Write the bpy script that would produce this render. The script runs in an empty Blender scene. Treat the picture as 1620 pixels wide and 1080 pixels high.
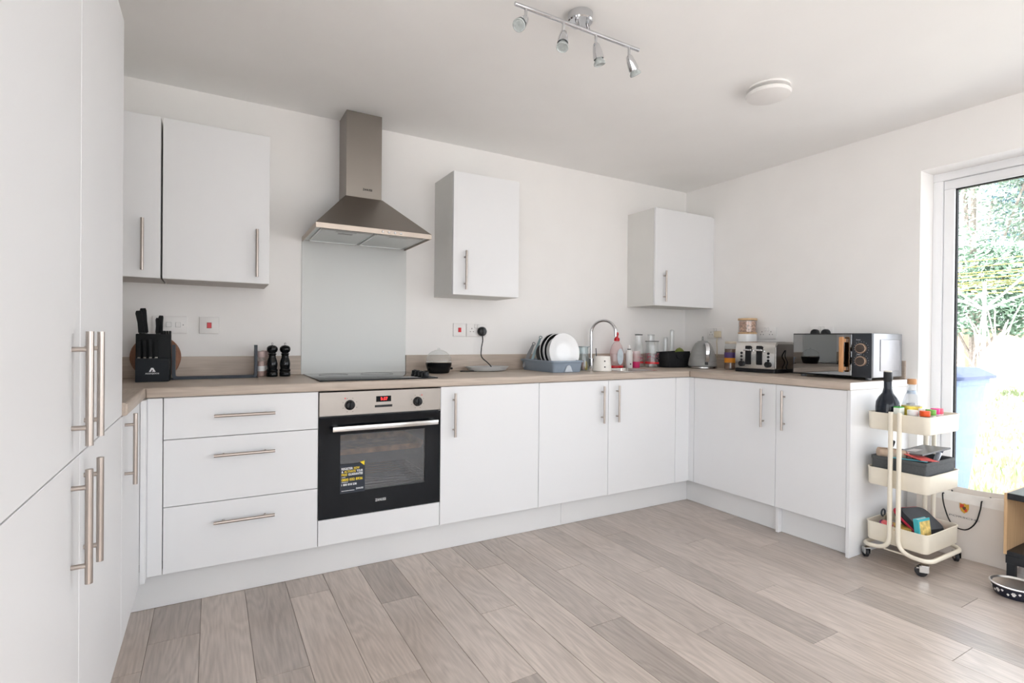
import bpy, bmesh, math, random
from mathutils import Vector, Matrix
random.seed(7)
PI = math.pi
scn = bpy.context.scene
col = scn.collection

# ------------------------------------------------------------------ camera
cam = bpy.data.cameras.new('camera'); camo = bpy.data.objects.new('camera', cam); col.objects.link(camo)
R3, U3, F3 = (0.86755779, -0.49724375, 0.00959887), (-0.00571407, 0.00933346, 0.99994012), (0.49730356, 0.86756068, -0.00525603)
M = Matrix(((R3[0], U3[0], -F3[0], -0.43054), (R3[1], U3[1], -F3[1], -3.12296), (R3[2], U3[2], -F3[2], 1.12031), (0, 0, 0, 1)))
camo.matrix_world = M
cam.sensor_width = 36; cam.sensor_fit = 'HORIZONTAL'; cam.lens = 830.337 / 1620 * 36
cam.clip_start = 0.02; cam.clip_end = 200
scn.camera = camo

# ------------------------------------------------------------------ sky, sun, exposure
w = bpy.data.worlds.new('sky'); scn.world = w; w.use_nodes = True
nt = w.node_tree; bg = nt.nodes['Background']
bg.inputs['Color'].default_value = (0.90, 0.945, 1.0, 1); bg.inputs['Strength'].default_value = 1.15
sun = bpy.data.lights.new('sun', 'SUN'); suno = bpy.data.objects.new('sun', sun); col.objects.link(suno)
sun.energy = 4.5; sun.angle = math.radians(3); sun.color = (1, 0.97, 0.95)
suno.rotation_euler = Vector((.50, .22, -.84)).to_track_quat('-Z', 'Y').to_euler(); suno.location = (-4, -4, 8)
scn.view_settings.view_transform = 'Standard'; scn.view_settings.look = 'None'
scn.view_settings.gamma = 1; scn.view_settings.use_curve_mapping = False
scn.view_settings.exposure = 2.02
scn.cycles.max_bounces = 14; scn.cycles.diffuse_bounces = 8; scn.cycles.glossy_bounces = 5
scn.cycles.transmission_bounces = 10; scn.cycles.transparent_max_bounces = 16
scn.cycles.caustics_reflective = False; scn.cycles.caustics_refractive = False
scn.cycles.use_denoising = True

def portal(loc, rot, sx, sy):
    l = bpy.data.lights.new('daylight_portal', 'AREA'); l.shape = 'RECTANGLE'; l.size = sx; l.size_y = sy
    l.cycles.is_portal = True
    o = bpy.data.objects.new('daylight_portal', l); col.objects.link(o); o.location = loc; o.rotation_euler = rot

# ------------------------------------------------------------------ dimensions of the room
W, H, XL, YR = 3.044, 2.3634, -1.262, -5.4          # right wall, ceiling, left wall, rear wall
FRONT, TOP, LFRONT, RFRONT = -0.588, 0.91, -0.668, 2.4386
WY0, WY1, WZ1, WD = -1.69, -4.05, 2.091, 0.30       # patio opening in the right wall
portal((W + WD - .02, (WY0 + WY1) / 2, WZ1 / 2), (0, PI / 2, 0), WZ1, WY0 - WY1)
portal((XL - .22, -3.75, 1.185), (0, -PI / 2, 0), 1.87, 2.4)
portal((0.9, YR - .22, 1.3), (PI / 2, 0, 0), 3.4, 2.0)

# ------------------------------------------------------------------ materials
MATS = {}
def _new(name):
    m = bpy.data.materials.new(name); m.use_nodes = True
    return m, m.node_tree, m.node_tree.nodes['Principled BSDF']
def mat(name, c, rough=.5, metal=0., var=.04, scale=30., bump=0., spec=.5, coat=0., emit=0., trans=0., ior=1.45):
    if name in MATS: return MATS[name]
    m, t, p = _new(name); N = t.nodes; L = t.links
    tc = N.new('ShaderNodeTexCoord'); nz = N.new('ShaderNodeTexNoise'); nz.inputs['Scale'].default_value = scale; nz.inputs['Detail'].default_value = 4
    L.new(tc.outputs['Object'], nz.inputs['Vector'])
    cr = N.new('ShaderNodeValToRGB')
    cr.color_ramp.elements[0].position = .3; cr.color_ramp.elements[1].position = .7
    cr.color_ramp.elements[0].color = tuple(max(0, v * (1 - var)) for v in c) + (1,)
    cr.color_ramp.elements[1].color = tuple(min(1, v * (1 + var)) for v in c) + (1,)
    L.new(nz.outputs['Fac'], cr.inputs['Fac']); L.new(cr.outputs['Color'], p.inputs['Base Color'])
    p.inputs['Roughness'].default_value = rough; p.inputs['Metallic'].default_value = metal
    p.inputs['Specular IOR Level'].default_value = spec; p.inputs['Coat Weight'].default_value = coat
    p.inputs['IOR'].default_value = ior
    if trans: p.inputs['Transmission Weight'].default_value = trans
    if emit:
        p.inputs['Emission Color'].default_value = c + (1,); p.inputs['Emission Strength'].default_value = emit
    if bump:
        b = N.new('ShaderNodeBump'); b.inputs['Strength'].default_value = bump; b.inputs['Distance'].default_value = .002
        L.new(nz.outputs['Fac'], b.inputs['Height']); L.new(b.outputs['Normal'], p.inputs['Normal'])
    MATS[name] = m; return m
def brushed(name, c, rough=.3, along=(1, 60, 60)):
    m, t, p = _new(name); N = t.nodes; L = t.links
    tc = N.new('ShaderNodeTexCoord'); mp = N.new('ShaderNodeMapping'); mp.inputs['Scale'].default_value = along
    nz = N.new('ShaderNodeTexNoise'); nz.inputs['Scale'].default_value = 12; nz.inputs['Detail'].default_value = 5
    L.new(tc.outputs['Object'], mp.inputs['Vector']); L.new(mp.outputs['Vector'], nz.inputs['Vector'])
    mr = N.new('ShaderNodeMapRange'); mr.inputs['To Min'].default_value = rough * .8; mr.inputs['To Max'].default_value = rough * 1.25
    L.new(nz.outputs['Fac'], mr.inputs['Value']); L.new(mr.outputs['Result'], p.inputs['Roughness'])
    p.inputs['Base Color'].default_value = c + (1,); p.inputs['Metallic'].default_value = 1
    b = N.new('ShaderNodeBump'); b.inputs['Strength'].default_value = .04; b.inputs['Distance'].default_value = .001
    L.new(nz.outputs['Fac'], b.inputs['Height']); L.new(b.outputs['Normal'], p.inputs['Normal'])
    MATS[name] = m; return m
def wood(name, dark, light, axis='X', rough=.5, rand=False, wave=7., stretch=.1, seed=0., amp=.3, spec=.5):
    """oak grain running along `axis`; rand shifts pattern and tone from piece to piece"""
    m, t, p = _new(name); N = t.nodes; L = t.links
    tc = N.new('ShaderNodeTexCoord'); mp = N.new('ShaderNodeMapping')
    s = {'X': (stretch, 1, 1), 'Y': (1, stretch, 1), 'Z': (1, 1, stretch)}[axis]
    mp.inputs['Scale'].default_value = s; mp.inputs['Location'].default_value = (seed, seed * 1.7, seed * .6)
    L.new(tc.outputs['Object'], mp.inputs['Vector']); vec = mp.outputs['Vector']
    oi = N.new('ShaderNodeObjectInfo')
    if rand:
        sc = N.new('ShaderNodeVectorMath'); sc.operation = 'SCALE'; sc.inputs[0].default_value = (7.3, 3.1, 5.7)
        L.new(oi.outputs['Random'], sc.inputs['Scale'])
        ad = N.new('ShaderNodeVectorMath'); ad.operation = 'ADD'; L.new(vec, ad.inputs[0]); L.new(sc.outputs['Vector'], ad.inputs[1]); vec = ad.outputs['Vector']
    cn = N.new('ShaderNodeTexNoise'); cn.inputs['Scale'].default_value = wave; cn.inputs['Detail'].default_value = 1.5; cn.inputs['Distortion'].default_value = .25
    L.new(vec, cn.inputs['Vector'])
    cm = N.new('ShaderNodeMath'); cm.operation = 'MULTIPLY'; cm.inputs[1].default_value = 75; L.new(cn.outputs['Fac'], cm.inputs[0])
    wv = N.new('ShaderNodeMath'); wv.operation = 'SINE'; L.new(cm.outputs[0], wv.inputs[0])
    mp2 = N.new('ShaderNodeMapping'); k = 90
    mp2.inputs['Scale'].default_value = {'X': (k * .4, k, k), 'Y': (k, k * .4, k), 'Z': (k, k, k * .4)}[axis]
    L.new(vec, mp2.inputs['Vector'])
    fn = N.new('ShaderNodeTexNoise'); fn.inputs['Scale'].default_value = 1.5; fn.inputs['Detail'].default_value = 6; L.new(mp2.outputs['Vector'], fn.inputs['Vector'])
    bn = N.new('ShaderNodeTexNoise'); bn.inputs['Scale'].default_value = 5; bn.inputs['Detail'].default_value = 3; L.new(vec, bn.inputs['Vector'])
    a1 = N.new('ShaderNodeMath'); a1.operation = 'MULTIPLY'; a1.inputs[1].default_value = amp; L.new(wv.outputs[0], a1.inputs[0])
    a2 = N.new('ShaderNodeMath'); a2.operation = 'MULTIPLY_ADD'; a2.inputs[1].default_value = .5; L.new(fn.outputs['Fac'], a2.inputs[0]); L.new(a1.outputs[0], a2.inputs[2])
    a3 = N.new('ShaderNodeMath'); a3.operation = 'MULTIPLY_ADD'; a3.inputs[1].default_value = .45; L.new(bn.outputs['Fac'], a3.inputs[0]); L.new(a2.outputs[0], a3.inputs[2])
    cr = N.new('ShaderNodeValToRGB'); cr.color_ramp.elements[0].position = .22; cr.color_ramp.elements[1].position = .72
    cr.color_ramp.elements[0].color = dark + (1,); cr.color_ramp.elements[1].color = light + (1,)
    L.new(a3.outputs[0], cr.inputs['Fac']); out = cr.outputs['Color']
    if rand:
        hs = N.new('ShaderNodeHueSaturation'); mr = N.new('ShaderNodeMapRange'); mr.inputs['To Min'].default_value = .84; mr.inputs['To Max'].default_value = 1.14
        L.new(oi.outputs['Random'], mr.inputs['Value']); L.new(mr.outputs['Result'], hs.inputs['Value']); L.new(out, hs.inputs['Color']); out = hs.outputs['Color']
    L.new(out, p.inputs['Base Color']); p.inputs['Roughness'].default_value = rough; p.inputs['Specular IOR Level'].default_value = spec
    b = N.new('ShaderNodeBump'); b.inputs['Strength'].default_value = .12; b.inputs['Distance'].default_value = .001
    L.new(a2.outputs[0], b.inputs['Height']); L.new(b.outputs['Normal'], p.inputs['Normal'])
    MATS[name] = m; return m
def clear(name, tint=(1, 1, 1), ior=1.45, rough=0., boost=0., veil=0., veilc=(1, 1, 1)):
    """thin clear sheet: lets light straight through, reflects by Fresnel"""
    m = bpy.data.materials.new(name); m.use_nodes = True; t = m.node_tree; N = t.nodes; L = t.links
    N.remove(N['Principled BSDF']); out = N['Material Output']
    tr = N.new('ShaderNodeBsdfTransparent'); tr.inputs['Color'].default_value = tint + (1,)
    gl = N.new('ShaderNodeBsdfGlossy'); gl.inputs['Roughness'].default_value = rough
    nz = N.new('ShaderNodeTexNoise'); nz.inputs['Scale'].default_value = 9
    base = tr.outputs[0]
    if veil:
        df = N.new('ShaderNodeBsdfDiffuse'); df.inputs['Color'].default_value = veilc + (1,)
        mv = N.new('ShaderNodeMixShader'); mr2 = N.new('ShaderNodeMapRange'); mr2.inputs['To Min'].default_value = veil * .8; mr2.inputs['To Max'].default_value = veil * 1.2
        L.new(nz.outputs['Fac'], mr2.inputs['Value']); L.new(mr2.outputs['Result'], mv.inputs[0]); L.new(base, mv.inputs[1]); L.new(df.outputs[0], mv.inputs[2]); base = mv.outputs[0]
    lw = N.new('ShaderNodeLayerWeight'); lw.inputs['Blend'].default_value = .5
    pw = N.new('ShaderNodeMath'); pw.operation = 'POWER'; pw.inputs[1].default_value = 4.5; L.new(lw.outputs['Facing'], pw.inputs[0])
    r0 = ((ior - 1) / (ior + 1)) ** 2
    fr = N.new('ShaderNodeMath'); fr.operation = 'MULTIPLY_ADD'; fr.inputs[1].default_value = .8; fr.inputs[2].default_value = r0; L.new(pw.outputs[0], fr.inputs[0])
    fac = fr.outputs[0]
    if boost:
        ma = N.new('ShaderNodeMath'); ma.operation = 'ADD'; ma.use_clamp = True; ma.inputs[1].default_value = boost; L.new(fac, ma.inputs[0]); fac = ma.outputs[0]
    mx = N.new('ShaderNodeMixShader'); L.new(fac, mx.inputs[0]); L.new(base, mx.inputs[1]); L.new(gl.outputs[0], mx.inputs[2]); L.new(mx.outputs[0], out.inputs['Surface'])
    MATS[name] = m; return m

PAINT = mat('wall_paint', (.86, .852, .842), .85, var=.012, scale=4, bump=.05)
CEIL = mat('ceiling_paint', (.885, .885, .88), .9, var=.012, scale=3, bump=.04)
WHITE = mat('white_door_laminate', (.775, .785, .80), .45, var=.008, scale=3)
CARC = mat('white_carcass', (.72, .72, .70), .55, var=.015, scale=6)
KICK = mat('white_kickboard', (.74, .745, .75), .45, var=.01, scale=3)
UPVC = mat('white_upvc', (.84, .85, .87), .35, var=.01, scale=5)
WTOP = wood('oak_laminate_worktop', (.36, .295, .24), (.60, .515, .44), 'X', .42, wave=9, stretch=.1, amp=.05)
PLANK = wood('grey_oak_plank', (.31, .262, .228), (.60, .517, .462), 'Y', .28, rand=True, wave=10, stretch=.15, amp=.062, spec=.9)
OAKSIDE = wood('light_oak_panel', (.50, .31, .16), (.72, .50, .29), 'Z', .5, wave=12, amp=.06)
BOARDW = wood('brown_acacia_board', (.16, .065, .035), (.33, .15, .08), 'Z', .5, wave=14, stretch=.3, amp=.06)
HANDLEW = wood('honey_wood_handle', (.45, .21, .085), (.62, .32, .14), 'Z', .4, wave=20, stretch=.2, amp=.06)
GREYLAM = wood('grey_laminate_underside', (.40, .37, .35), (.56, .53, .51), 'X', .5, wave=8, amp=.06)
NICKEL = brushed('brushed_nickel', (.47, .415, .375), .3, (1, 1, 60))
STEEL = brushed('brushed_stainless_steel', (.315, .285, .258), .36, (1.5, 40, 90))
STEELD = brushed('stainless_filter_steel', (.60, .61, .60), .4, (40, 40, 1))
CHROME = mat('chrome', (.66, .67, .69), .06, 1., var=.01)
POLISH = mat('polished_steel', (.62, .61, .59), .16, 1., var=.02)
BLACKG = mat('black_glass', (.006, .007, .009), .05, var=.1, spec=.25)
BLACKP = mat('black_plastic', (.012, .013, .015), .35, var=.1, spec=.3)
BLACKM = mat('matt_black_plastic', (.008, .009, .010), .55, var=.1, spec=.2)
SLATE = mat('slate_grey_metal', (.065, .075, .09), .5, var=.06, spec=.25)
GLOSSB = mat('gloss_black_lacquer', (.006, .007, .008), .12, var=.1, spec=.35)
WPLAST = mat('white_plastic', (.80, .79, .78), .35, var=.012)
PORC = mat('white_porcelain', (.86, .87, .88), .12, var=.008)
REDP = mat('red_plastic', (.62, .01, .02), .3, var=.06)
CREAM = mat('cream_powder_coat', (.80, .745, .63), .38, var=.015)
WINGLASS = clear('window_glass', (1, 1, 1), 1.45)
CLEAR = clear('clear_glass', (.95, .965, .965), 1.5, boost=.03, veil=.06)
PINKISH = clear('pink_tinted_plastic', (.97, .90, .90), 1.45, boost=.02, veil=.25, veilc=(.90, .72, .72))
MIRRORB = clear('mirrored_microwave_glass', (.05, .06, .065), 1.6, boost=.30)
OVENGL = clear('oven_window_glass', (.62, .62, .64), 1.5, boost=.05)
SPLASH = mat('pale_glass_splashback', (.68, .70, .69), .22, var=.005, scale=2, spec=.3)
BLUEGREY = mat('blue_grey_plastic', (.245, .30, .37), .42, var=.03)
DARKGREY = mat('dark_grey_enamel', (.06, .063, .066), .35, var=.05)
KGREY = mat('warm_grey_enamel', (.28, .285, .28), .3, var=.02)
TYRE = mat('black_rubber', (.02, .02, .022), .6, var=.1)

# ------------------------------------------------------------------ mesh helpers
class MB:
    def __init__(s): s.bm = bmesh.new()
    def _tf(s, vs, m):
        if m is not None: bmesh.ops.transform(s.bm, matrix=m, verts=vs)
    def box(s, x0, y0, z0, x1, y1, z1, bev=0., seg=2, m=None):
        r = bmesh.ops.create_cube(s.bm, size=1); vs = r['verts']
        for v in vs:
            v.co = Vector(((x0 + x1) / 2 + v.co.x * (x1 - x0), (y0 + y1) / 2 + v.co.y * (y1 - y0), (z0 + z1) / 2 + v.co.z * (z1 - z0)))
        if bev:
            es = list({e for v in vs for e in v.link_edges})
            r = bmesh.ops.bevel(s.bm, geom=es, offset=bev, segments=seg, affect='EDGES', profile=.5)
            vs = list({v for f in r['faces'] for v in f.verts} | {v for v in vs if v.is_valid})
        s._tf(vs, m); return s
    def loft(s, loops, cap0=True, cap1=True, closed=False, m=None):
        rings = [[s.bm.verts.new(Vector(p)) for p in lp] for lp in loops]
        n = len(rings[0]); rng = range(len(rings) if closed else len(rings) - 1)
        for i in rng:
            a, b = rings[i], rings[(i + 1) % len(rings)]
            for j in range(n):
                s.bm.faces.new((a[j], a[(j + 1) % n], b[(j + 1) % n], b[j]))
        if cap0 and not closed: s.bm.faces.new(list(reversed(rings[0])))
        if cap1 and not closed: s.bm.faces.new(rings[-1])
        s._tf([v for r in rings for v in r], m); return s
    def lathe(s, prof, c=(0, 0, 0), seg=32, m=None, sx=1., sy=1.):
        loops = [[(c[0] + r * sx * math.cos(2 * PI * k / seg), c[1] + r * sy * math.sin(2 * PI * k / seg), c[2] + z) for k in range(seg)] for r, z in prof]
        return s.loft(loops, True, True, False, m)
    def band(s, prof, seg=32, m=None):
        return s.loft([[(r * math.cos(2 * PI * k / seg), r * math.sin(2 * PI * k / seg), z) for k in range(seg)] for r, z in prof], closed=True, m=m)
    def cyl(s, p0, p1, r0, r1=None, seg=20):
        p0, p1 = Vector(p0), Vector(p1); r1 = r0 if r1 is None else r1
        d = (p1 - p0).normalized(); q = d.to_track_quat('Z', 'Y').to_matrix()
        lp = lambda p, r: [p + q @ Vector((r * math.cos(2 * PI * k / seg), r * math.sin(2 * PI * k / seg), 0)) for k in range(seg)]
        return s.loft([lp(p0, r0), lp(p1, r1)])
    def rev(s, p0, d, prof, seg=24):
        """lathe along direction d from p0, prof=(r, t)"""
        p0 = Vector(p0); d = Vector(d).normalized(); q = d.to_track_quat('Z', 'Y').to_matrix()
        return s.loft([[p0 + q @ Vector((r * math.cos(2 * PI * k / seg), r * math.sin(2 * PI * k / seg), t)) for k in range(seg)] for r, t in prof])
    def tube(s, pts, r, seg=10, closed=False):
        pts = [Vector(p) for p in pts]; n = len(pts); loops = []
        ref = None
        for i in range(n):
            if closed: d = pts[(i + 1) % n] - pts[i - 1]
            else: d = pts[min(i + 1, n - 1)] - pts[max(i - 1, 0)]
            d.normalize()
            if ref is None:
                ref = d.orthogonal().normalized()
            ref = (ref - d * ref.dot(d)).normalized(); b = d.cross(ref)
            loops.append([pts[i] + (ref * math.cos(2 * PI * k / seg) + b * math.sin(2 * PI * k / seg)) * r for k in range(seg)])
        return s.loft(loops, True, True, closed)
    def prism(s, poly, a, b, plane='XY', m=None):
        """extrude a 2-D outline between a and b along the third axis"""
        f = {'XY': lambda p, t: (p[0], p[1], t), 'XZ': lambda p, t: (p[0], t, p[1]), 'YZ': lambda p, t: (t, p[0], p[1])}[plane]
        return s.loft([[f(p, a) for p in poly], [f(p, b) for p in poly]], m=m)
    def quad(s, *ps):
        s.bm.faces.new([s.bm.verts.new(Vector(p)) for p in ps]); return s
    def mesh(s, name, m, ang=35):
        bmesh.ops.recalc_face_normals(s.bm, faces=s.bm.faces[:])
        me = bpy.data.meshes.new(name); s.bm.to_mesh(me); s.bm.free()
        me.materials.append(m)
        for p in me.polygons: p.use_smooth = True
        me.set_sharp_from_angle(angle=math.radians(ang)); return me
    def build(s, name, m, parent=None, loc=(0, 0, 0), rot=(0, 0, 0), ang=35):
        o = bpy.data.objects.new(name, s.mesh(name, m, ang)); col.objects.link(o)
        o.location = loc; o.rotation_euler = rot
        if parent: o.parent = parent
        return o
def rrect(x0, y0, x1, y1, r, z, n=5):
    out = []
    for cx, cy, a in ((x1 - r, y1 - r, 0), (x0 + r, y1 - r, 90), (x0 + r, y0 + r, 180), (x1 - r, y0 + r, 270)):
        for k in range(n + 1):
            t = math.radians(a + 90 * k / n); out.append((cx + r * math.cos(t), cy + r * math.sin(t), z))
    return out
def smooth(pts, n=8):
    P = [Vector(p) for p in pts]; out = []
    for i in range(len(P) - 1):
        a, b, c, d = P[max(i - 1, 0)], P[i], P[i + 1], P[min(i + 2, len(P) - 1)]
        for k in range(n):
            t = k / n
            out.append(.5 * ((2 * b) + (c - a) * t + (2 * a - 5 * b + 4 * c - d) * t * t + (3 * b - a - 3 * c + d) * t ** 3))
    return out + [P[-1]]
def fillet(pts, r, n=6):
    """polyline with rounded corners"""
    P = [Vector(p) for p in pts]; out = [P[0]]
    for i in range(1, len(P) - 1):
        a, b, c = P[i - 1], P[i], P[i + 1]; u = (a - b).normalized(); v = (c - b).normalized()
        rr = min(r, (a - b).length * .49, (c - b).length * .49); s, e = b + u * rr, b + v * rr
        for k in range(n + 1):
            t = k / n; out.append(s * (1 - t) ** 2 + b * 2 * t * (1 - t) + e * t * t)
    return out + [P[-1]]
def tag(o, label, cat, group=None, kind=None):
    o['label'] = label; o['category'] = cat
    if group: o['group'] = group
    if kind: o['kind'] = kind
    return o
def thing(name, label, cat, loc=(0, 0, 0), rz=0., group=None):
    o = bpy.data.objects.new(name, None); col.objects.link(o); o.location = loc; o.rotation_euler = (0, 0, rz); o.empty_display_size = .05
    return tag(o, label, cat, group)
def struct(o):
    o['kind'] = 'structure'; return o
def text(name, s, m, parent, width, loc, rot=(PI / 2, 0, 0), bold=.0, height=None, anchor='C'):
    cu = bpy.data.curves.new('t', 'FONT'); cu.body = s; cu.size = 1; cu.extrude = .004; cu.offset = bold; cu.resolution_u = 3
    ob = bpy.data.objects.new('t', cu); col.objects.link(ob)
    dg = bpy.context.evaluated_depsgraph_get(); me = bpy.data.meshes.new_from_object(ob.evaluated_get(dg))
    bpy.data.objects.remove(ob); bpy.data.curves.remove(cu)
    xs = [v.co.x for v in me.vertices]; ys = [v.co.y for v in me.vertices]
    cx = (min(xs) + max(xs)) / 2 if anchor == 'C' else min(xs); cy = (min(ys) + max(ys)) / 2
    sx = width / (max(xs) - min(xs)); sy = (height / (max(ys) - min(ys))) if height else sx
    for v in me.vertices: v.co = Vector(((v.co.x - cx) * sx, (v.co.y - cy) * sy, v.co.z * .06))
    me.materials.clear(); me.materials.append(m); me.name = name
    o = bpy.data.objects.new(name, me); col.objects.link(o); o.location = loc; o.rotation_euler = rot; o.parent = parent
    return o

# ------------------------------------------------------------------ the room
fb = MB(); fb.box(XL - .2, YR - .2, -.06, W + WD + .02, .2, -.0035)
floor = struct(fb.build('floor', wood('oak_floor_base', (.20, .165, .14), (.32, .275, .24), 'Y', .5, amp=.05)))
PW = .1645; JO = {0: -.83, 1: -1.55, 2: -1.237, 3: -.71, 4: -1.438, 5: -.944, 6: -1.647, 7: -1.219, 8: -.842, 9: -1.512, 10: -1.034, 11: -1.744, 12: -1.247, 13: -.80, 14: -1.64, 15: -1.10, 16: -1.846, 17: -1.329, 18: -.95, 19: -1.55, 20: -1.2, 21: -1.85, 22: -1.42, 23: -.9}
pm = {}
for k in range(-1, 24):
    x = -.625 + PW * k; j = JO.get(k, -1.0)
    ys = [-.45]
    y = j
    while y > -.45: y -= 1.2
    while y > -4.4: ys.append(y); y -= 1.2
    ys.append(-4.4)
    x1 = min(x + PW, W + WD - .03)
    for a, b in zip(ys, ys[1:]):
        if x1 > W and k >= 22 and False: continue
        key = (round(x1 - x, 4), round(a - b, 4))
        if key not in pm:
            g = .0008
            q = MB(); q.box(-(x1 - x) / 2 + g, -(a - b) / 2 + g, -.0035, (x1 - x) / 2 - g, (a - b) / 2 - g, 0, .0005, 1)
            pm[key] = q.mesh('plank', PLANK)
        o = bpy.data.objects.new('plank', pm[key]); col.objects.link(o); o.location = ((x + x1) / 2, (a + b) / 2, 0); o.parent = floor

struct(MB().box(XL - .2, YR - .2, H, W + WD, .2, H + .15).build('ceiling', CEIL))
struct(MB().box(XL - .2, 0, -.05, W + WD, .2, H).build('wall_back', PAINT))
LY0, LY1, LZ0, LZ1 = -4.95, -2.55, .25, 2.12
b = MB(); b.box(XL - .2, LY1, -.05, XL, 0, H); b.box(XL - .2, YR - .2, -.05, XL, LY0, H); b.box(XL - .2, LY0, -.05, XL, LY1, LZ0); b.box(XL - .2, LY0, LZ1, XL, LY1, H)
struct(b.build('wall_left', PAINT))
b = MB(); b.box(W, WY0, -.05, W + WD, 0, H); b.box(W, WY1, WZ1, W + WD, WY0, H); b.box(W, YR - .2, -.05, W + WD, WY1, H)
struct(b.build('wall_right', PAINT))
b = MB(); RX0, RX1, RZ0, RZ1 = -.8, 2.6, .3, 2.1
b.box(XL, YR - .2, -.05, RX0, YR, H); b.box(RX1, YR - .2, -.05, W, YR, H); b.box(RX0, YR - .2, -.05, RX1, YR, RZ0); b.box(RX0, YR - .2, RZ1, RX1, YR, H)
struct(b.build('wall_rear', PAINT))

def frame_rect(b, plane, a0, a1, z0, z1, wd, t0, t1, bev=.004):
    """rectangular frame in plane x=t or y=t"""
    for (p0, p1, q0, q1) in ((a0, a1, z1 - wd, z1), (a0, a1, z0, z0 + wd), (a0, a0 + wd, z0 + wd, z1 - wd), (a1 - wd, a1, z0 + wd, z1 - wd)):
        if plane == 'X': b.box(t0, p0, q0, t1, p1, q1, bev)
        else: b.box(p0, t0, q0, p1, t1, q1, bev)
# patio door: fixed outer frame, two leaves with panes
wn = bpy.data.objects.new('window_1', None); col.objects.link(wn); wn['kind'] = 'structure'
b = MB(); frame_rect(b, 'X', WY1, WY0, 0, WZ1, .045, W + .15, W + .22); b.build('frame', UPVC, wn)
ymid = (WY0 + WY1) / 2
for y0, y1 in ((ymid, WY0 - .045), (WY1 + .045, ymid)):
    b = MB(); frame_rect(b, 'X', y0 + .002, y1 - .002, .047, WZ1 - .047, .05, W + .163, W + .215); sash = b.build('sash', UPVC, wn)
    b = MB(); frame_rect(b, 'X', y0 + .050, y1 - .050, .095, WZ1 - .095, .008, W + .18, W + .205, 0); b.build('gasket', BLACKM, sash)
    MB().box(W + .188, y0 + .052, .097, W + .196, y1 - .052, WZ1 - .097).build('pane', WINGLASS, sash)
# unseen window added in the rear wall, behind the camera, for fill light
wn = bpy.data.objects.new('fill_window_rear', None); col.objects.link(wn); wn['kind'] = 'structure'
b = MB(); frame_rect(b, 'Y', RX0, RX1, RZ0, RZ1, .06, YR - .15, YR - .08); b.box((RX0 + RX1) / 2 - .03, YR - .15, RZ0 + .06, (RX0 + RX1) / 2 + .03, YR - .08, RZ1 - .06, .004); b.build('frame', UPVC, wn)
for x0, x1 in ((RX0 + .06, (RX0 + RX1) / 2 - .03), ((RX0 + RX1) / 2 + .03, RX1 - .06)):
    MB().box(x0, YR - .118, RZ0 + .06, x1, YR - .11, RZ1 - .06).build('pane', WINGLASS, wn)
b = MB(); frame_rect(b, 'X', LY0, LY1, LZ0, LZ1, .06, XL - .15, XL - .08); w3 = bpy.data.objects.new('fill_window_left', None); col.objects.link(w3); w3['kind'] = 'structure'  # unseen left wall window, added to send fill light onto the right wall
b.box(XL - .15, -3.78, LZ0 + .06, XL - .08, -3.72, LZ1 - .06, .004); b.build('frame', UPVC, w3)
for y0, y1 in ((LY0 + .06, -3.78), (-3.72, LY1 - .06)): MB().box(XL - .118, y0, LZ0 + .06, XL - .11, y1, LZ1 - .06).build('pane', WINGLASS, w3)
b = MB(); b.box(RX0 - .03, YR - .08, RZ0 - .02, RX1 + .03, YR + .03, RZ0 + .002, .004); b.build('sill', UPVC, wn)

# ------------------------------------------------------------------ cabinets
def handle(parent, x, z, L=.228, horiz=False, r=.0065, off=.028, name='handle'):
    b = MB(); h = L / 2; c = h - .036
    if horiz:
        b.cyl((x - h, -off, z), (x + h, -off, z), r, seg=16)
        for s in (-c, c): b.cyl((x + s, 0.0005, z), (x + s, -off, z), r * .72, seg=12)
    else:
        b.cyl((x, -off, z - h), (x, -off, z + h), r, seg=16)
        for s in (-c, c): b.cyl((x, 0.0005, z + s), (x, -off, z + s), r * .72, seg=12)
    return b.build(name, NICKEL, parent)
def slab(parent, name, x0, x1, z0, z1, m=None, t=.018, gap=.0015):
    b = MB(); b.box(x0 + gap, 0, z0, x1 - gap, t, z1, .0012, 1); return b.build(name, m or WHITE, parent)
def cabinet(name, label, loc, rz, w, z0, z1, d, cat='cabinet', group=None):
    t = thing(name, label, cat, loc, rz, group)
    b = MB(); b.box(.0005, .0205, z0, w - .0005, d, z1); b.build('body', CARC, t)
    return t
ZB, ZT, CT = .152, .867, .8695
# drawers
XDL = -.5968
t = cabinet('drawer_cabinet', 'white base cabinet with three wide drawers stacked beside the oven', (XDL, FRONT, 0), 0, -XDL, ZB, CT, .56)
for z0, z1, hz in ((.698, ZT, .786), (.424, .695, .62), (ZB, .421, .339)):
    d = slab(t, 'drawer', 0, -XDL, z0, z1); handle(d, -XDL / 2 - .003, hz, .233, True)
# oven housing
t = thing('oven_cabinet', 'white oven housing cabinet with a low filler panel under the oven', 'cabinet', (0, FRONT, 0))
b = MB(); b.box(.0005, .0205, ZB, .0025, .56, CT); b.box(.5975, .0205, ZB, .5995, .56, CT); b.box(.0025, .0205, ZB, .5975, .56, .17); b.box(.0025, .55, .17, .5975, .56, CT); b.build('body', CARC, t)
slab(t, 'filler_panel', 0, .6, ZB, .272)
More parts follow.
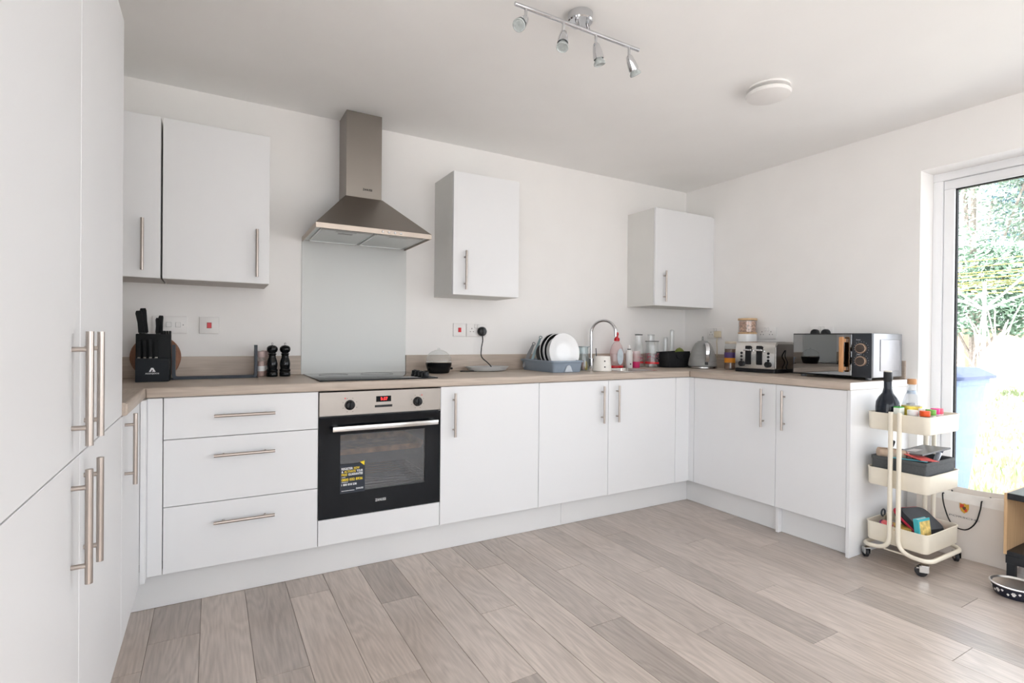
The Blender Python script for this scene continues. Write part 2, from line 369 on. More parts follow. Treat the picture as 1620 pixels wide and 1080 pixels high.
# single door and sink cabinets
t = cabinet('base_cabinet', 'white base cabinet with one wide door and a handle next to the oven', (.6, FRONT, 0), 0, .606, ZB, CT, .56)
d = slab(t, 'door', 0, .606, ZB, ZT); handle(d, .073, .72)
XS1 = 2.3076
t = thing('sink_cabinet', 'white double door cabinet under the sink, two handles side by side', 'cabinet', (1.206, FRONT, 0))
b = MB(); b.box(.0005, .0205, ZB, .02, .56, CT); b.box(XS1 - 1.206 - .02, .0205, ZB, XS1 - 1.206 - .0005, .56, CT); b.box(.02, .0205, ZB, XS1 - 1.206 - .02, .56, .17); b.box(.02, .55, .17, XS1 - 1.206 - .02, .56, CT); b.build('body', CARC, t)
d = slab(t, 'door', 0, .514, ZB, ZT); handle(d, .459, .72)
d = slab(t, 'door', .514, XS1 - 1.206, ZB, ZT); handle(d, .579, .72)
# corner posts
t = thing('corner_post', 'white upright filler post in the corner beside the drawers', 'filler panel', (LFRONT, FRONT, 0))
b = MB(); b.box(.019, 0, ZB, XDL - LFRONT - .0015, .018, ZT, .001, 1); b.build('front_strip', WHITE, t)
b = MB(); b.box(0.0005, -.06, ZB, .0185, .018, ZT, .001, 1); b.build('return_strip', WHITE, t)
t = thing('corner_post', 'white upright filler post in the corner beside the sink cabinet', 'filler panel', (XS1, FRONT, 0))
b = MB(); b.box(.0015, 0, ZB, RFRONT - XS1 - .0005, .018, ZT, .001, 1); b.build('front_strip', WHITE, t)
b = MB(); b.box(RFRONT - XS1, -.0425, ZB, RFRONT - XS1 + .018, .018, ZT, .001, 1); b.build('return_strip', WHITE, t)
# right run
Y1, Y2, Y3 = -.632, -1.230, -1.6265
t = cabinet('base_cabinet', 'white base cabinet with one wide door below the kettle and toaster', (RFRONT, Y1, 0), -PI / 2, Y1 - Y2, ZB, CT, .58)
d = slab(t, 'door', 0, Y1 - Y2, ZB, ZT); handle(d, Y1 - Y2 - .078, .723)
t = cabinet('base_cabinet', 'white narrower base cabinet with one door below the microwave', (RFRONT, Y2, 0), -PI / 2, Y2 - Y3, ZB, CT, .58)
d = slab(t, 'door', 0, Y2 - Y3, ZB, ZT); handle(d, .053, .723)
b = MB(); b.box(RFRONT - .002, Y3 - .0185, 0.001, W - .001, Y3 - .0005, CT, .001, 1)
tag(b.build('end_panel', WHITE), 'white end panel closing the cabinet run beside the trolley', 'panel')
b = MB(); b.box(RFRONT + .0185, Y2 - .012, .001, RFRONT + .10, Y2 + .006, ZB - .001, .001, 1)
tag(b.build('support_panel', WHITE), 'short white support panel foot between two kickboards', 'panel')
# left run
TY1, TY2, TY3 = -1.12, -1.722, -2.324
t = cabinet('base_cabinet', 'white base cabinet with one door between the tall cabinets and the corner', (LFRONT, TY1 + .001, 0), PI / 2, .47, ZB, CT, .585)
d = slab(t, 'door', 0, .47, ZB, ZT); handle(d, .062, .755)
TT, TS = 2.085, .870
for ya, yb, hx, lab in ((TY2, TY1, .045, 'tall white larder cabinet next to the worktop, double bar handles on two doors'), (TY3, TY2, .602 - .075, 'tall white larder cabinet standing beyond the larder that adjoins the worktop')):
    t = cabinet('tall_cabinet', lab, (LFRONT, ya, 0), PI / 2, .602, ZB, TT, .585)
    d = slab(t, 'upper_door', 0, .602, TS + .0015, TT); handle(d, hx, 1.013, .228, r=.0068)
    d = slab(t, 'lower_door', 0, .602, .152, TS - .0015); handle(d, hx, .738, .228, r=.0068)
# kickboards
PB, PRX = -.5316, 2.489
def kick(label, x0, y0, x1, y1):
    b = MB(); b.box(x0, y0, .006, x1, y1, ZB - .001, .0008, 1); o = tag(b.build('kickboard', KICK), label, 'kickboard')
    b = MB()
    if x1 - x0 > y1 - y0: b.box(x0, y0 - .0015, .0015, x1, y1, .0125)
    else: b.box(x0 - .0015 if x0 > 0 else x0, y0, .0015, x1 if x0 > 0 else x1 + .0015, y1, .0125)
    b.build('seal_strip', KICK, o)
kick('long white kickboard below the drawers, the oven and the wide door', LFRONT - .05, PB, 1.405, PB + .016)
kick('white kickboard below the sink cabinet ending in the corner', 1.4065, PB, PRX - .0005, PB + .016)
kick('white kickboard below the wide door beneath the toaster', PRX, Y2 + .007, PRX + .016, PB + .016)
kick('white kickboard below the narrower cabinet beneath the microwave', PRX, Y3, PRX + .016, Y2 - .013)
kick('white kickboard below the tall larder cabinets', LFRONT - .066, TY3, LFRONT - .05, PB - .002)
# tall plinth closes flush in front as the photo shows: doors reach near the floor
# ------------------------------------------------------------------ worktop, upstands
wt = thing('worktop', 'oak effect laminate worktop running around three sides of the kitchen', 'worktop', (0, 0, .87))
WF, WRX, WLX = -.600, 2.4266, -.654
SX0, SX1, SY0, SY1 = 1.93, 2.23, -.49, -.17
b = MB(); e = .007
for x0, x1, y0, y1 in ((XL + .001, SX0, WF, -.001), (SX1, W - .001, WF, -.001), (SX0, SX1, WF, SY0), (SX0, SX1, SY1, -.001)):
    b.box(x0, y0 + (.006 if y0 == WF else 0), 0, x1, y1, .04)
b.box(WLX, WF, .0005, WRX, WF + .012, .0395, .0055, 3)
s1 = b.build('worktop_section', WTOP, wt)
LW = -1.645
b = MB(); b.box(.0, .006, 0, -(LW - WF) , W - WRX - .001, .04); b.box(.001, 0, .0005, -(LW - WF), .012, .0395, .0055, 3)
b.build('worktop_section', WTOP, wt, (WRX, WF, 0), (0, 0, -PI / 2))
b = MB(); b.box(0, .006, 0, WF - TY1 - .002, WLX - XL - .001, .04); b.box(0, 0, .0005, WF - TY1 - .002, .012, .0395, .0055, 3)
b.build('worktop_section', WTOP, wt, (WLX, TY1 + .001, 0), (0, 0, PI / 2))
b = MB(); b.box(WRX + .002, LW - .0012, .872, W - .002, LW - .0001, .9095); o = b.build('edge_band', WPLAST, wt); o.location = (0, 0, -.87)
def upstand(label, x0, y0, x1, y1, axis):
    b = MB()
    L = (x1 - x0) if axis == 'X' else (y1 - y0)
    b.box(0, 0, 0, L, .012, .104, .001, 1)
    o = b.build('upstand', WTOP, None, (x0, y0, TOP + .0005) if axis == 'X' else (x1, y0, TOP + .0005), (0, 0, 0 if axis == 'X' else PI / 2))
    tag(o, label, 'upstand')
upstand('oak effect upstand strip on the wall behind the knife block and pepper mills', XL + .014, -.0125, .0025, -.0005, 'X')
upstand('oak effect upstand strip on the wall behind the dish rack and tap', .6055, -.0125, W - .014, -.0005, 'X')
upstand('oak effect upstand strip on the wall behind the toaster and microwave', W - .0125, -1.63, W - .0005, -.0005, 'Y')
upstand('oak effect upstand strip beside the tall cabinet in the shaded corner', XL + .0005, TY1 + .01, XL + .0125, -.0005, 'Y')
b = MB(); b.box(.004, -.0065, TOP + .0005, .604, -.0005, 1.66, .001, 1)
tag(b.build('splashback', SPLASH), 'pale glass splashback panel between the hob and the cooker hood', 'splashback')

# ------------------------------------------------------------------ wall cabinets
D0, D1 = 1.3763, 2.0963; WCD = -.2977
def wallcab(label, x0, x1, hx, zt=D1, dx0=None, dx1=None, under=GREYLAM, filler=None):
    t = thing('wall_cabinet', label, 'cabinet', (x0, WCD, 0)); w = x1 - x0
    b = MB(); b.box(.0005, .0195, D0 + .018, w - .0005, -WCD - .001, zt); b.build('body', CARC, t)
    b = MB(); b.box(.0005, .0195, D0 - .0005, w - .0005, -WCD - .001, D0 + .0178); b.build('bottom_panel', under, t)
    d = slab(t, 'door', dx0 if dx0 is not None else 0, dx1 if dx1 is not None else w, D0, zt, gap=.001); handle(d, hx - x0, 1.52)
    if filler: b = MB(); b.box(w, .012, D0, w + filler, .03, zt); b.build('filler_strip', WHITE, t)
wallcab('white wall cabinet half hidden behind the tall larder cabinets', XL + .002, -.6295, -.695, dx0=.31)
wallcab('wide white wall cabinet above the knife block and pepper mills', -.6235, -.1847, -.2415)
wallcab('white wall cabinet between the cooker hood and the tap', .7884, 1.2341, .8625, under=CARC)
wallcab('white wall cabinet in the corner above the glass bottles', 2.3945, 3.0054, 2.483, under=CARC, filler=.037)

# ------------------------------------------------------------------ cooker hood
HZ = 1.6493
t = thing('cooker_hood', 'stainless steel pyramid cooker hood with a square chimney', 'cooker hood', (.3, 0, HZ))
hw, hd, c0, c1, cd = .2955, .4525, -.0965, .0995, .1776
lip = .026
b = MB()
b.box(-hw, -hd, 0.001, hw, -hd + .004, lip); b.box(-hw, -hd + .004, 0.001, -hw + .004, -.001, lip); b.box(hw - .004, -hd + .004, 0.001, hw, -.001, lip)
b.build('lip', brushed('hood_lip_steel', (.50, .43, .37), .3, (1, 60, 60)), t)
b = MB(); zc = 1.8931 - HZ
b.loft([[(-hw, -hd, lip), (hw, -hd, lip), (hw, -.001, lip), (-hw, -.001, lip)], [(c0 - .004, -cd - .004, zc), (c1 + .004, -cd - .004, zc), (c1 + .004, -.001, zc), (c0 - .004, -.001, zc)]])
b.build('canopy', STEEL, t, ang=20)
b = MB(); b.box(c0, -cd, zc, c1, -.001, H - HZ - .001, .0015, 1); ch = b.build('chimney', STEEL, t)
text('lettering', 'ZANUSSI', BLACKM, ch, .052, (.02, -cd - .0006, zc + .048), height=.012, bold=.03)
b = MB(); b.box(-hw + .005, -hd + .005, .010, hw - .005, -.002, .016); under = b.build('underside_plate', STEELD, t)
for x0, x1 in ((-hw + .03, -.006), (.006, hw - .03)):
    f = MB(); f.box(x0, -hd + .05, .004, x1, -.03, .0098, .002, 1); ff = f.build('grease_filter', STEELD, t)
    f = MB(); f.box((x0 + x1) / 2 - .05, -hd + .07, .001, (x0 + x1) / 2 + .05, -hd + .1, .0038, .001, 1); f.build('latch', STEELD, ff)
    f = MB()
    for yy in (-hd + .052, -.036): f.box(x0 + .003, yy, .0025, x1 - .003, yy + .004, .0042)
    for xx in (x0 + .002, x1 - .006): f.box(xx, -hd + .052, .0025, xx + .004, -.032, .0042)
    f.build('filter_rim', CHROME, ff)
f = MB(); f.box(-.17, -hd + .095, -.001, -.10, -hd + .12, .0008); f.build('maker_plate', mat('grey_badge', (.30, .30, .30), .4), t)
for k in range(4):
    b = MB(); b.rev((.03 + .032 * k, -hd, .0125), (0, -1, 0), [(.006, 0), (.006, .004), (.0045, .0055)], 16); b.build('button', CHROME, t)

# ------------------------------------------------------------------ oven
t = thing('oven', 'built-in stainless and black glass electric oven with a lit clock', 'oven', (0, FRONT, 0))
b = MB(); b.box(.004, .024, .276, .02, .52, .862); b.box(.58, .024, .276, .596, .52, .862); b.box(.02, .024, .276, .58, .52, .29); b.box(.02, .024, .74, .58, .52, .862); b.box(.02, .51, .29, .58, .52, .74)
b.build('cavity', mat('grey_oven_enamel', (.14, .14, .14), .4, var=.1), t)
for zz in (.36, .40):
    r = MB()
    for k in range(9): r.cyl((.03, .06 + .05 * k, zz), (.57, .06 + .05 * k, zz), .002, seg=6)
    r.cyl((.03, .05, zz), (.03, .48, zz), .003, seg=6); r.cyl((.57, .05, zz), (.57, .48, zz), .003, seg=6)
    r.build('shelf_rack', CHROME, t)
b = MB(); b.loft([rrect(.06, .09, .54, .44, .03, .545), rrect(.045, .075, .555, .455, .04, .575), rrect(.05, .08, .55, .45, .04, .575), rrect(.065, .095, .535, .435, .03, .549)])
b.build('baking_tray', mat('browned_baking_tray', (.75, .34, .10), .55, var=.35, scale=25), t)
b = MB(); b.box(.0015, -.006, .752, .5985, .022, .864, .0015, 1); cp = b.build('control_panel', STEEL, t)
for kx in (.14, .474):
    b = MB(); b.rev((kx, -.006, .80), (0, -1, 0), [(.024, 0), (.023, .006), (.019, .008), (.018, .022), (.014, .024)], 28); b.box(kx - .0045, -.036, .782, kx + .0045, -.026, .818, .002, 1); kn = b.build('knob', BLACKP, cp)
    kn.rotation_euler = (0, 0, 0)
    b = MB()
    for a in range(8):
        an = a * PI / 4 + .4; b.cyl((kx + .034 * math.cos(an), -.0061, .80 + .034 * math.sin(an)), (kx + .034 * math.cos(an), -.0066, .80 + .034 * math.sin(an)), .0016, seg=8)
    b.build('dial_marks', BLACKM, cp)['kind'] = 'stuff'
    b = MB(); b.cyl((kx - .022 if kx < .3 else kx + .022, -.0061, .832), (kx - .022 if kx < .3 else kx + .022, -.0068, .832), .003, seg=10); b.build('indicator_light', REDP, cp)
b = MB(); b.box(.264, -.0072, .808, .338, -.0061, .836, .0005, 1); ds = b.build('display', BLACKG, cp)
text('clock_digits', '5:37', mat('red_led', (1, .03, .03), .5, emit=1.2), ds, .034, (.303, -.0076, .8225), height=.014)
b = MB(); b.box(.258, -.0072, .782, .344, -.0061, .793, .0005, 1); b.build('touch_strip', BLACKP, cp)
# door: black glass rim, clear window in the middle
dr = bpy.data.objects.new('door', None)
b = MB(); DZ0, DZ1 = .276, .745; wx0, wx1, wz0, wz1 = .098, .516, .388, .662
for x0, x1, z0, z1 in ((.002, .598, wz1, DZ1), (.002, .598, DZ0, wz0), (.002, wx0, wz0, wz1), (wx1, .598, wz0, wz1)):
    b.box(x0, -.004, z0, x1, .020, z1)
dr = b.build('door', BLACKG, t)
MB().box(wx0, .0, wz0, wx1, .004, wz1).build('window', OVENGL, dr)
b = MB(); b.box(.055, -.048, .694 - .011, .572, -.036, .694 + .013, .003, 2); b.box(.062, -.037, .684, .085, -.004, .706); b.box(.542, -.037, .684, .565, -.004, .706); b.build('handle', POLISH, dr)
text('lettering', 'ZANUSSI', mat('silver_print', (.55, .55, .55), .4), dr, .052, (.29, -.0046, .332), height=.013, bold=.03)
b = MB(); sx0, sx1, sz0, sz1 = .098, .213, .384, .520
b.box(sx0, -.0055, sz0, sx1, -.0044, sz1); st = b.build('sticker', mat('dark_navy_sticker', (.012, .018, .03), .35, var=.1), dr)
YEL = mat('yellow_print', (.90, .66, .03), .5); WPR = mat('white_print', (.85, .87, .9), .5)
def stx(s, m, x, z, wd, h): text('print', s, m, st, wd, (x, -.0058, z), height=h, bold=.02, anchor='L')
stx('REGISTER', WPR, sx0 + .006, .500, .052, .011); stx('NOW', YEL, sx0 + .063, .500, .026, .011)
stx('&', WPR, sx0 + .006, .486, .008, .010); stx('ACTIVATE', YEL, sx0 + .018, .486, .053, .011); stx('YOUR', WPR, sx0 + .076, .486, .029, .011)
stx('FREE', YEL, sx0 + .006, .472, .026, .011); stx('GUARANTEE', WPR, sx0 + .037, .472, .068, .011)
stx('0800 032 8936', YEL, sx0 + .006, .448, .098, .013); stx('1 800 818 538', WPR, sx0 + .006, .425, .070, .010); stx('ZANUSSI', WPR, sx0 + .073, .402, .034, .008)
for xe, zz in ((.024, .459), (.036, .4355), (.066, .395)): MB().box(sx0 + .006, -.0058, zz, sx0 + xe, -.0054, zz + .002).build('print_rule', WPR, st)
b = MB(); b.prism([(sx1 - .002, .53), (sx1 - .024, .526), (sx1 - .003, .508)], -.0062, -.0052, 'XZ'); b.build('folded_corner', YEL, st)

# ------------------------------------------------------------------ hob
t = thing('hob', 'black glass electric hob set into the worktop above the oven', 'hob', (.305, -.30, TOP + .0005))
b = MB(); b.box(-.295, -.252, 0, .295, .262, .006, .0015, 2); g = b.build('glass_plate', BLACKG, t)
for x, y, r in ((-.16, -.12, .09), (-.16, .12, .075), (.08, -.12, .075), (.08, .13, .09)):
    b = MB(); b.tube([(x + r * math.cos(2 * PI * k / 40), y + r * math.sin(2 * PI * k / 40), .0058) for k in range(40)], .0006, 4, True); b.build('cooking_zone', mat('grey_hob_print', (.12, .12, .12), .3), g)
for k in range(4):
    b = MB(); b.rev((.245, -.20 + .055 * k, .006), (0, 0, 1), [(.0215, 0), (.0215, .004), (.0185, .006), (.0175, .022), (.015, .025)], 24); b.box(.243, -.20 + .055 * k - .016, .0305, .247, -.20 + .055 * k + .016, .034); b.build('knob', BLACKP, t)

# ------------------------------------------------------------------ switches and sockets on walls
def plate(name, label, cat, loc, rz, w, h=.086):
    t = thing(name, label, cat, loc, rz)
    b = MB(); b.box(-w / 2, -.009, -h / 2, w / 2, 0, h / 2, .003, 2); b.build('plate', WPLAST, t); return t
def rocker(t, x, z=0, w=.012, h=.022, m=None):
    b = MB(); b.box(x - w / 2 - .0012, -.0098, z - h / 2 - .0012, x + w / 2 + .0012, -.0085, z + h / 2 + .0012); b.build('rocker_shadow_gap', mat('shadow_gap_grey', (.36, .36, .36), .6), t)  # grey rim stands in for the line of shade around the rocker
    b = MB(); b.box(x - w / 2, -.0125, z - h / 2, x + w / 2, -.008, z + h / 2, .001, 1); b.build('rocker', m or WPLAST, t)
def socket_holes(t, x):
    b = MB(); b.box(x - .002, -.0095, .006, x + .002, -.0085, .014); b.box(x - .014, -.0095, -.012, x - .008, -.0085, -.008); b.box(x + .008, -.0095, -.012, x + .014, -.0085, -.008); b.build('pin_slots', BLACKM, t)
ZS = 1.174
t = plate('light_switch', 'white double light switch plate on the wall behind the knife block', 'switch', (-.609, -.0005, ZS), 0, .146)
rocker(t, -.005, w=.02); rocker(t, .034, w=.02); b = MB(); b.cyl((.056, -.0095, 0), (.056, -.0085, 0), .003, seg=10); b.build('screw', mat('screw_grey', (.3, .3, .3), .4), t)
t = plate('cooker_switch', 'white switch plate with a red rocker above the grey rack', 'switch', (-.4395, -.0005, ZS), 0, .088); rocker(t, .0, w=.02, h=.028, m=REDP)
t = plate('cooker_switch', 'white switch plate with a red rocker beside the plugged in socket', 'switch', (.9635, -.0005, ZS), 0, .088); rocker(t, 0, w=.02, h=.028, m=REDP)
t = plate('wall_socket', 'white double socket with a black plug in it near the egg cooker', 'socket', (1.0855, -.0005, ZS), 0, .146); socket_holes(t, -.035); socket_holes(t, .035); rocker(t, -.01, .026); rocker(t, .012, .026)
t = plate('wall_socket', 'white double socket holding a cream plug behind the kettle', 'socket', (W - .0005, -.309, ZS + .004), -PI / 2, .146); socket_holes(t, -.035); socket_holes(t, .035); rocker(t, -.01, .026); rocker(t, .012, .026)
t = plate('wall_socket', 'white double socket with nothing plugged in above the toaster', 'socket', (W - .0005, -.757, ZS + .004), -PI / 2, .146); socket_holes(t, -.035); socket_holes(t, .035); rocker(t, -.01, .026); rocker(t, .012, .026)
t = plate('wall_socket', 'white double socket with two dark plugs behind the microwave', 'socket', (W - .0005, -1.148, ZS + .006), -PI / 2, .146); rocker(t, -.01, .026); rocker(t, .012, .026)
for s in (-.035, .035):
    b = MB(); b.lathe([(.026, 0), (.026, .02), (.02, .026)], m=Matrix.Rotation(PI / 2, 4, 'X'))
    o = b.build('plug', BLACKP, None, (W - .0105, -1.148 + s, ZS + .002), (0, 0, -PI / 2)); tag(o, 'round dark plug in the socket behind the microwave', 'plug', 'dark plugs behind the microwave')
# black plug with cable
t = thing('plug', 'round black plug with a cable trailing down onto the worktop', 'plug', (1.118, -.0105, 1.166))
b = MB(); b.rev((0, 0, 0), (0, -1, 0), [(.026, 0), (.031, .006), (.031, .022), (.024, .032), (.01, .034)], 28); b.build('plug_body', GLOSSB, t)
b = MB(); b.tube(smooth([(0, -.018, -.028), (.002, -.02, -.06), (-.012, -.03, -.11), (-.02, -.05, -.165), (.012, -.08, -.205), (.025, -.1, -.235), (-.03, -.115, -.2505), (-.13, -.125, -.2515), (-.20, -.115, -.2515)]), .0035, 8); b.build('cable', BLACKP, t)
t = thing('plug', 'cream plug with a pale flex hanging down behind the kettle', 'plug', (W - .0105, -.352, ZS - .002), -PI / 2)
CRM = mat('cream_plastic', (.66, .58, .43), .4)
b = MB(); b.box(-.024, -.034, -.026, .024, 0, .024, .006, 2); b.build('plug_body', CRM, t)
b = MB(); b.tube(smooth([(0, -.018, -.024), (.003, -.03, -.06), (.02, -.045, -.13), (.015, -.05, -.2), (-.01, -.06, -.25), (-.05, -.065, -.2565)]), .0035, 8); b.build('cable', CRM, t)

# ------------------------------------------------------------------ ceiling lights
t = thing('ceiling_spotlight', 'chrome ceiling light bar with four adjustable spot heads', 'ceiling light', (.777, -1.52, H))
b = MB(); b.lathe([(.048, -.001), (.048, -.03), (.044, -.034)], (.01, .02, 0), 36); b.cyl((-.015, .01, -.034), (-.015, 0, -.062), .006); b.cyl((.035, .01, -.034), (.035, 0, -.062), .006); b.build('canopy', CHROME, t)
b = MB(); b.cyl((-.29, 0, -.068), (.29, 0, -.068), .0075, seg=18); b.build('bar', CHROME, t)
for x, d in ((-.245, (-.55, -.35, -.62)), (-.082, (-.22, -.25, -.9)), (.071, (.25, .0, -.9)), (.239, (.55, .1, -.72))):
    b = MB(); b.cyl((x, 0, -.07), (x, 0, -.108), .0055, seg=12); p0 = Vector((x, 0, -.108)); dd = Vector(d).normalized()
    b.rev(p0 - dd * .006, d, [(.006, 0), (.012, .006), (.0175, .03), (.0205, .055), (.0205, .06), (.0185, .06), (.016, .04)], 28); hd_ = b.build('spot_head', CHROME, t)
    b = MB(); b.rev(p0 + dd * .048, d, [(.012, 0), (.0175, .012), (.0225, .02), (.0225, .026), (.0205, .028), (.017, .024)], 28); b.build('bulb', mat('frosted_led_bulb', (.42, .46, .46), .1, var=.25, scale=60), hd_)
t = thing('ceiling_vent', 'round white ceiling vent disc with a slot around its rim', 'ceiling vent', (1.938, -1.50, H))
b = MB(); b.lathe([(.098, 0), (.098, -.008), (.06, -.014), (.06, -.03)], seg=48); b.build('base_ring', WPLAST, t)
b = MB(); b.lathe([(.06, -.022), (.098, -.022), (.104, -.03), (.098, -.042), (.07, -.05), (.03, -.053)], seg=48); b.build('cover_disc', WPLAST, t)

# ------------------------------------------------------------------ knife block corner
Z0 = TOP + .0008
KB = mat('charcoal_knife_block', (.014, .017, .021), .45, var=.08, spec=.2)
t = thing('knife_block', 'black knife block with a slanted top and a white logo', 'knife block', (-.66, -.20, Z0), .0)
b = MB(); b.prism([(-.0625, -.07), (.0625, -.07), (.0625, -.028), (-.0625, -.028)], 0, .104); lo = b.build('front_box', KB, t)
b = MB(); b.box(-.066, -.027, 0, .066, .05, .216, .003, 2)
for k in range(4): b.box(.028 + .0105 * k, -.02, .21, .034 + .0105 * k, .05, .231, .001, 1)
b.build('rear_box', BLACKM, t)
LG = mat('white_logo_print', (.8, .82, .84), .5)
b = MB(); b.prism([(-.012, .045), (-.004, .063), (.004, .063), (.013, .045), (.006, .045), (.0, .056), (-.005, .045)], -.0712, -.0702, 'XZ'); b.prism([(-.001, .045), (.004, .052), (.007, .045)], -.0712, -.0702, 'XZ'); b.build('logo', LG, lo)
text('lettering', 'ACOQOOS', LG, lo, .052, (0, -.0708, .037), height=.007, bold=.02)
def knife(x, y, z, tilt, h, wd, label, lean=0., grp=None):
    k = thing('knife', label, 'knife', (x, y, z), 0, grp); k.rotation_euler = (tilt, lean, 0)
    b = MB(); b.box(-wd * .4, -.007, -.006, wd * .4, .007, 0); b.build('bolster', POLISH, k)
    b = MB(); b.loft([[(-wd / 2, -.009, 0), (wd / 2, -.009, 0), (wd / 2, .009, 0), (-wd / 2, .009, 0)], [(-wd * .42, -.008, h * .45), (wd * .46, -.008, h * .45), (wd * .46, .008, h * .45), (-wd * .42, .008, h * .45)], [(-wd * .55, -.009, h * .9), (wd * .5, -.009, h * .9), (wd * .5, .009, h * .9), (-wd * .55, .009, h * .9)], [(-wd * .4, -.006, h), (wd * .4, -.006, h), (wd * .4, .006, h), (-wd * .4, .006, h)]]); b.build('handle', BLACKM, k)
G1 = 'knives standing in the knife block'
knife(-.709, -.175, Z0 + .223, .15, .100, .024, 'big black knife handle standing tallest in the knife block', -.1, G1)
knife(-.697, -.155, Z0 + .223, .1, .112, .024, 'big black knife handle just behind the tallest in the block', -.07, G1)
knife(-.648, -.175, Z0 + .223, .15, .068, .016, 'narrow black knife handle in the middle of the block top', .03, G1)
knife(-.638, -.155, Z0 + .223, .1, .08, .018, 'black knife handle behind the narrow one on the block top', .04, G1)
for k in range(4):
    knife(-.711 + .0215 * k, -.245, Z0 + .1045 + .007, .06, .078, .013, 'small black steak knife in the front box of the knife block', 0, 'steak knives in the front of the knife block')
def disc(label, x, y, z, r, tilt):
    b = MB(); b.lathe([(r - .003, -.008), (r, -.005), (r, .005), (r - .003, .008)], seg=48, m=Matrix.Rotation(PI / 2, 4, 'X'))
    tag(b.build('chopping_board', BOARDW, None, (x, y, z), (tilt, 0, 0)), label, 'chopping board')
disc('round brown wooden board leaning on the wall behind the knife block', -.664, -.037, Z0 + .105, .1045, -.12)
disc('smaller round brown wooden board leaning between knife block and grey rack', -.652, -.076, Z0 + .089, .089, -.14)
# grey U rack
b = MB(); pts = fillet([(-.585, 0, .165), (-.585, 0, .006), (-.232, 0, .006), (-.232, 0, .165)], .016, 6)
def strip(pts, d0, d1, th):
    loops = []
    for i, p in enumerate(pts):
        d = (pts[min(i + 1, len(pts) - 1)] - pts[max(i - 1, 0)]).normalized(); n = Vector((-d.z, 0, d.x))
        a, c = p + n * th, p - n * th
        loops.append([(a.x, d0, a.z), (a.x, d1, a.z), (c.x, d1, c.z), (c.x, d0, c.z)])
    return loops
b.loft(strip(pts, -.165, -.115, .0065)); b.box(-.60, -.175, 0, -.572, -.105, .004, .001, 1); b.box(-.245, -.175, 0, -.222, -.105, .004, .001, 1)
o = b.build('storage_rack', SLATE, None, (0, 0, Z0)); tag(o, 'slate grey U shaped metal rack standing empty on the worktop', 'rack')
# pepper mills, spice jars
def mill(x, label):
    t = thing('pepper_mill', label, 'pepper mill', (x, -.12, Z0), 0, 'pepper mills')
    b = MB(); b.lathe([(.026, 0), (.0275, .004), (.0275, .02), (.025, .024), (.0275, .028), (.0275, .036), (.023, .042), (.0255, .055), (.0265, .068), (.023, .085), (.018, .1), (.0175, .112), (.021, .118), (.018, .122)], seg=28); b.build('body', GLOSSB, t)
    b = MB(); b.lathe([(.016, .1225), (.0245, .132), (.027, .142), (.0255, .152), (.018, .16), (.008, .1635)], seg=28); b.build('turning_head', GLOSSB, t)
    b = MB(); b.lathe([(.004, .163), (.005, .168), (.0055, .174), (.003, .177)], seg=14); b.build('finial', CHROME, t)
mill(-.153, 'turned gloss black pepper mill beside the spice jars'); mill(-.091, 'turned gloss black pepper mill beside the glass splashback')
PSALT = mat('pink_salt', (.62, .43, .38), .7, var=.25, scale=220)
def spice(x, y, h, label):
    t = thing('spice_jar', label, 'spice jar', (x, y, Z0))
    b = MB(); b.lathe([(.016, 0), (.0175, .003), (.0175, h * .72), (.014, h * .76), (.0155, h * .76)], seg=22); b.build('jar', clear('spice_glass', (.9, .86, .85), 1.5, veil=.1) if 'spice_glass' not in MATS else MATS['spice_glass'], t)
    b = MB(); b.lathe([(.0155, .003), (.016, .005), (.016, h * .6)], seg=20); b.build('salt', PSALT, t)
    b = MB(); b.lathe([(.0165, h * .765), (.0175, h * .79), (.0175, h * .99), (.0165, h)], seg=22); b.build('lid', mat('dusty_pink_lid', (.55, .42, .40), .4), t)
    b = MB(); b.band([(.0177, h * .22), (.0178, h * .22), (.0178, h * .42), (.0177, h * .42)], seg=22); b.build('paper_label', WPLAST, t)
spice(-.205, -.105, .132, 'slim spice jar of pink salt beside the pepper mills'); spice(-.183, -.06, .134, 'slim spice jar half hidden behind the jar of pink salt')

# ------------------------------------------------------------------ egg cooker, tray
t = thing('egg_cooker', 'small black egg cooker with a clear domed lid', 'egg cooker', (.756, -.17, Z0))
b = MB(); b.lathe([(.06, 0), (.064, .004), (.076, .045), (.079, .06), (.076, .063)], seg=36); b.box(.07, -.012, .02, .088, .012, .032, .003, 1); b.box(-.094, -.01, .008, -.07, .01, .016, .003, 1); b.build('base', GLOSSB, t)
b = MB(); b.lathe([(.077, .0635), (.0785, .066), (.076, .072)], seg=36); b.build('rim', POLISH, t)
b = MB(); b.loft([[(r * math.cos(2 * PI * k / 36), r * math.sin(2 * PI * k / 36), z) for k in range(36)] for r, z in [(.075, .0725), (.073, .092), (.062, .113), (.044, .128), (.022, .137), (.008, .140), (.008, .148), (.003, .15)]], False, True); b.build('dome_lid', CLEAR, t)
t = thing('oval_tray', 'shallow pale grey oval tray lying by the wall under the socket', 'tray', (1.118, -.105, Z0))
b = MB(); b.lathe([(.10, 0), (.125, .004), (.150, .026), (.152, .03), (.149, .03), (.122, .009), (.06, .007)], seg=48, sy=.55); b.build('body', mat('pale_grey_ceramic', (.50, .51, .51), .3), t)

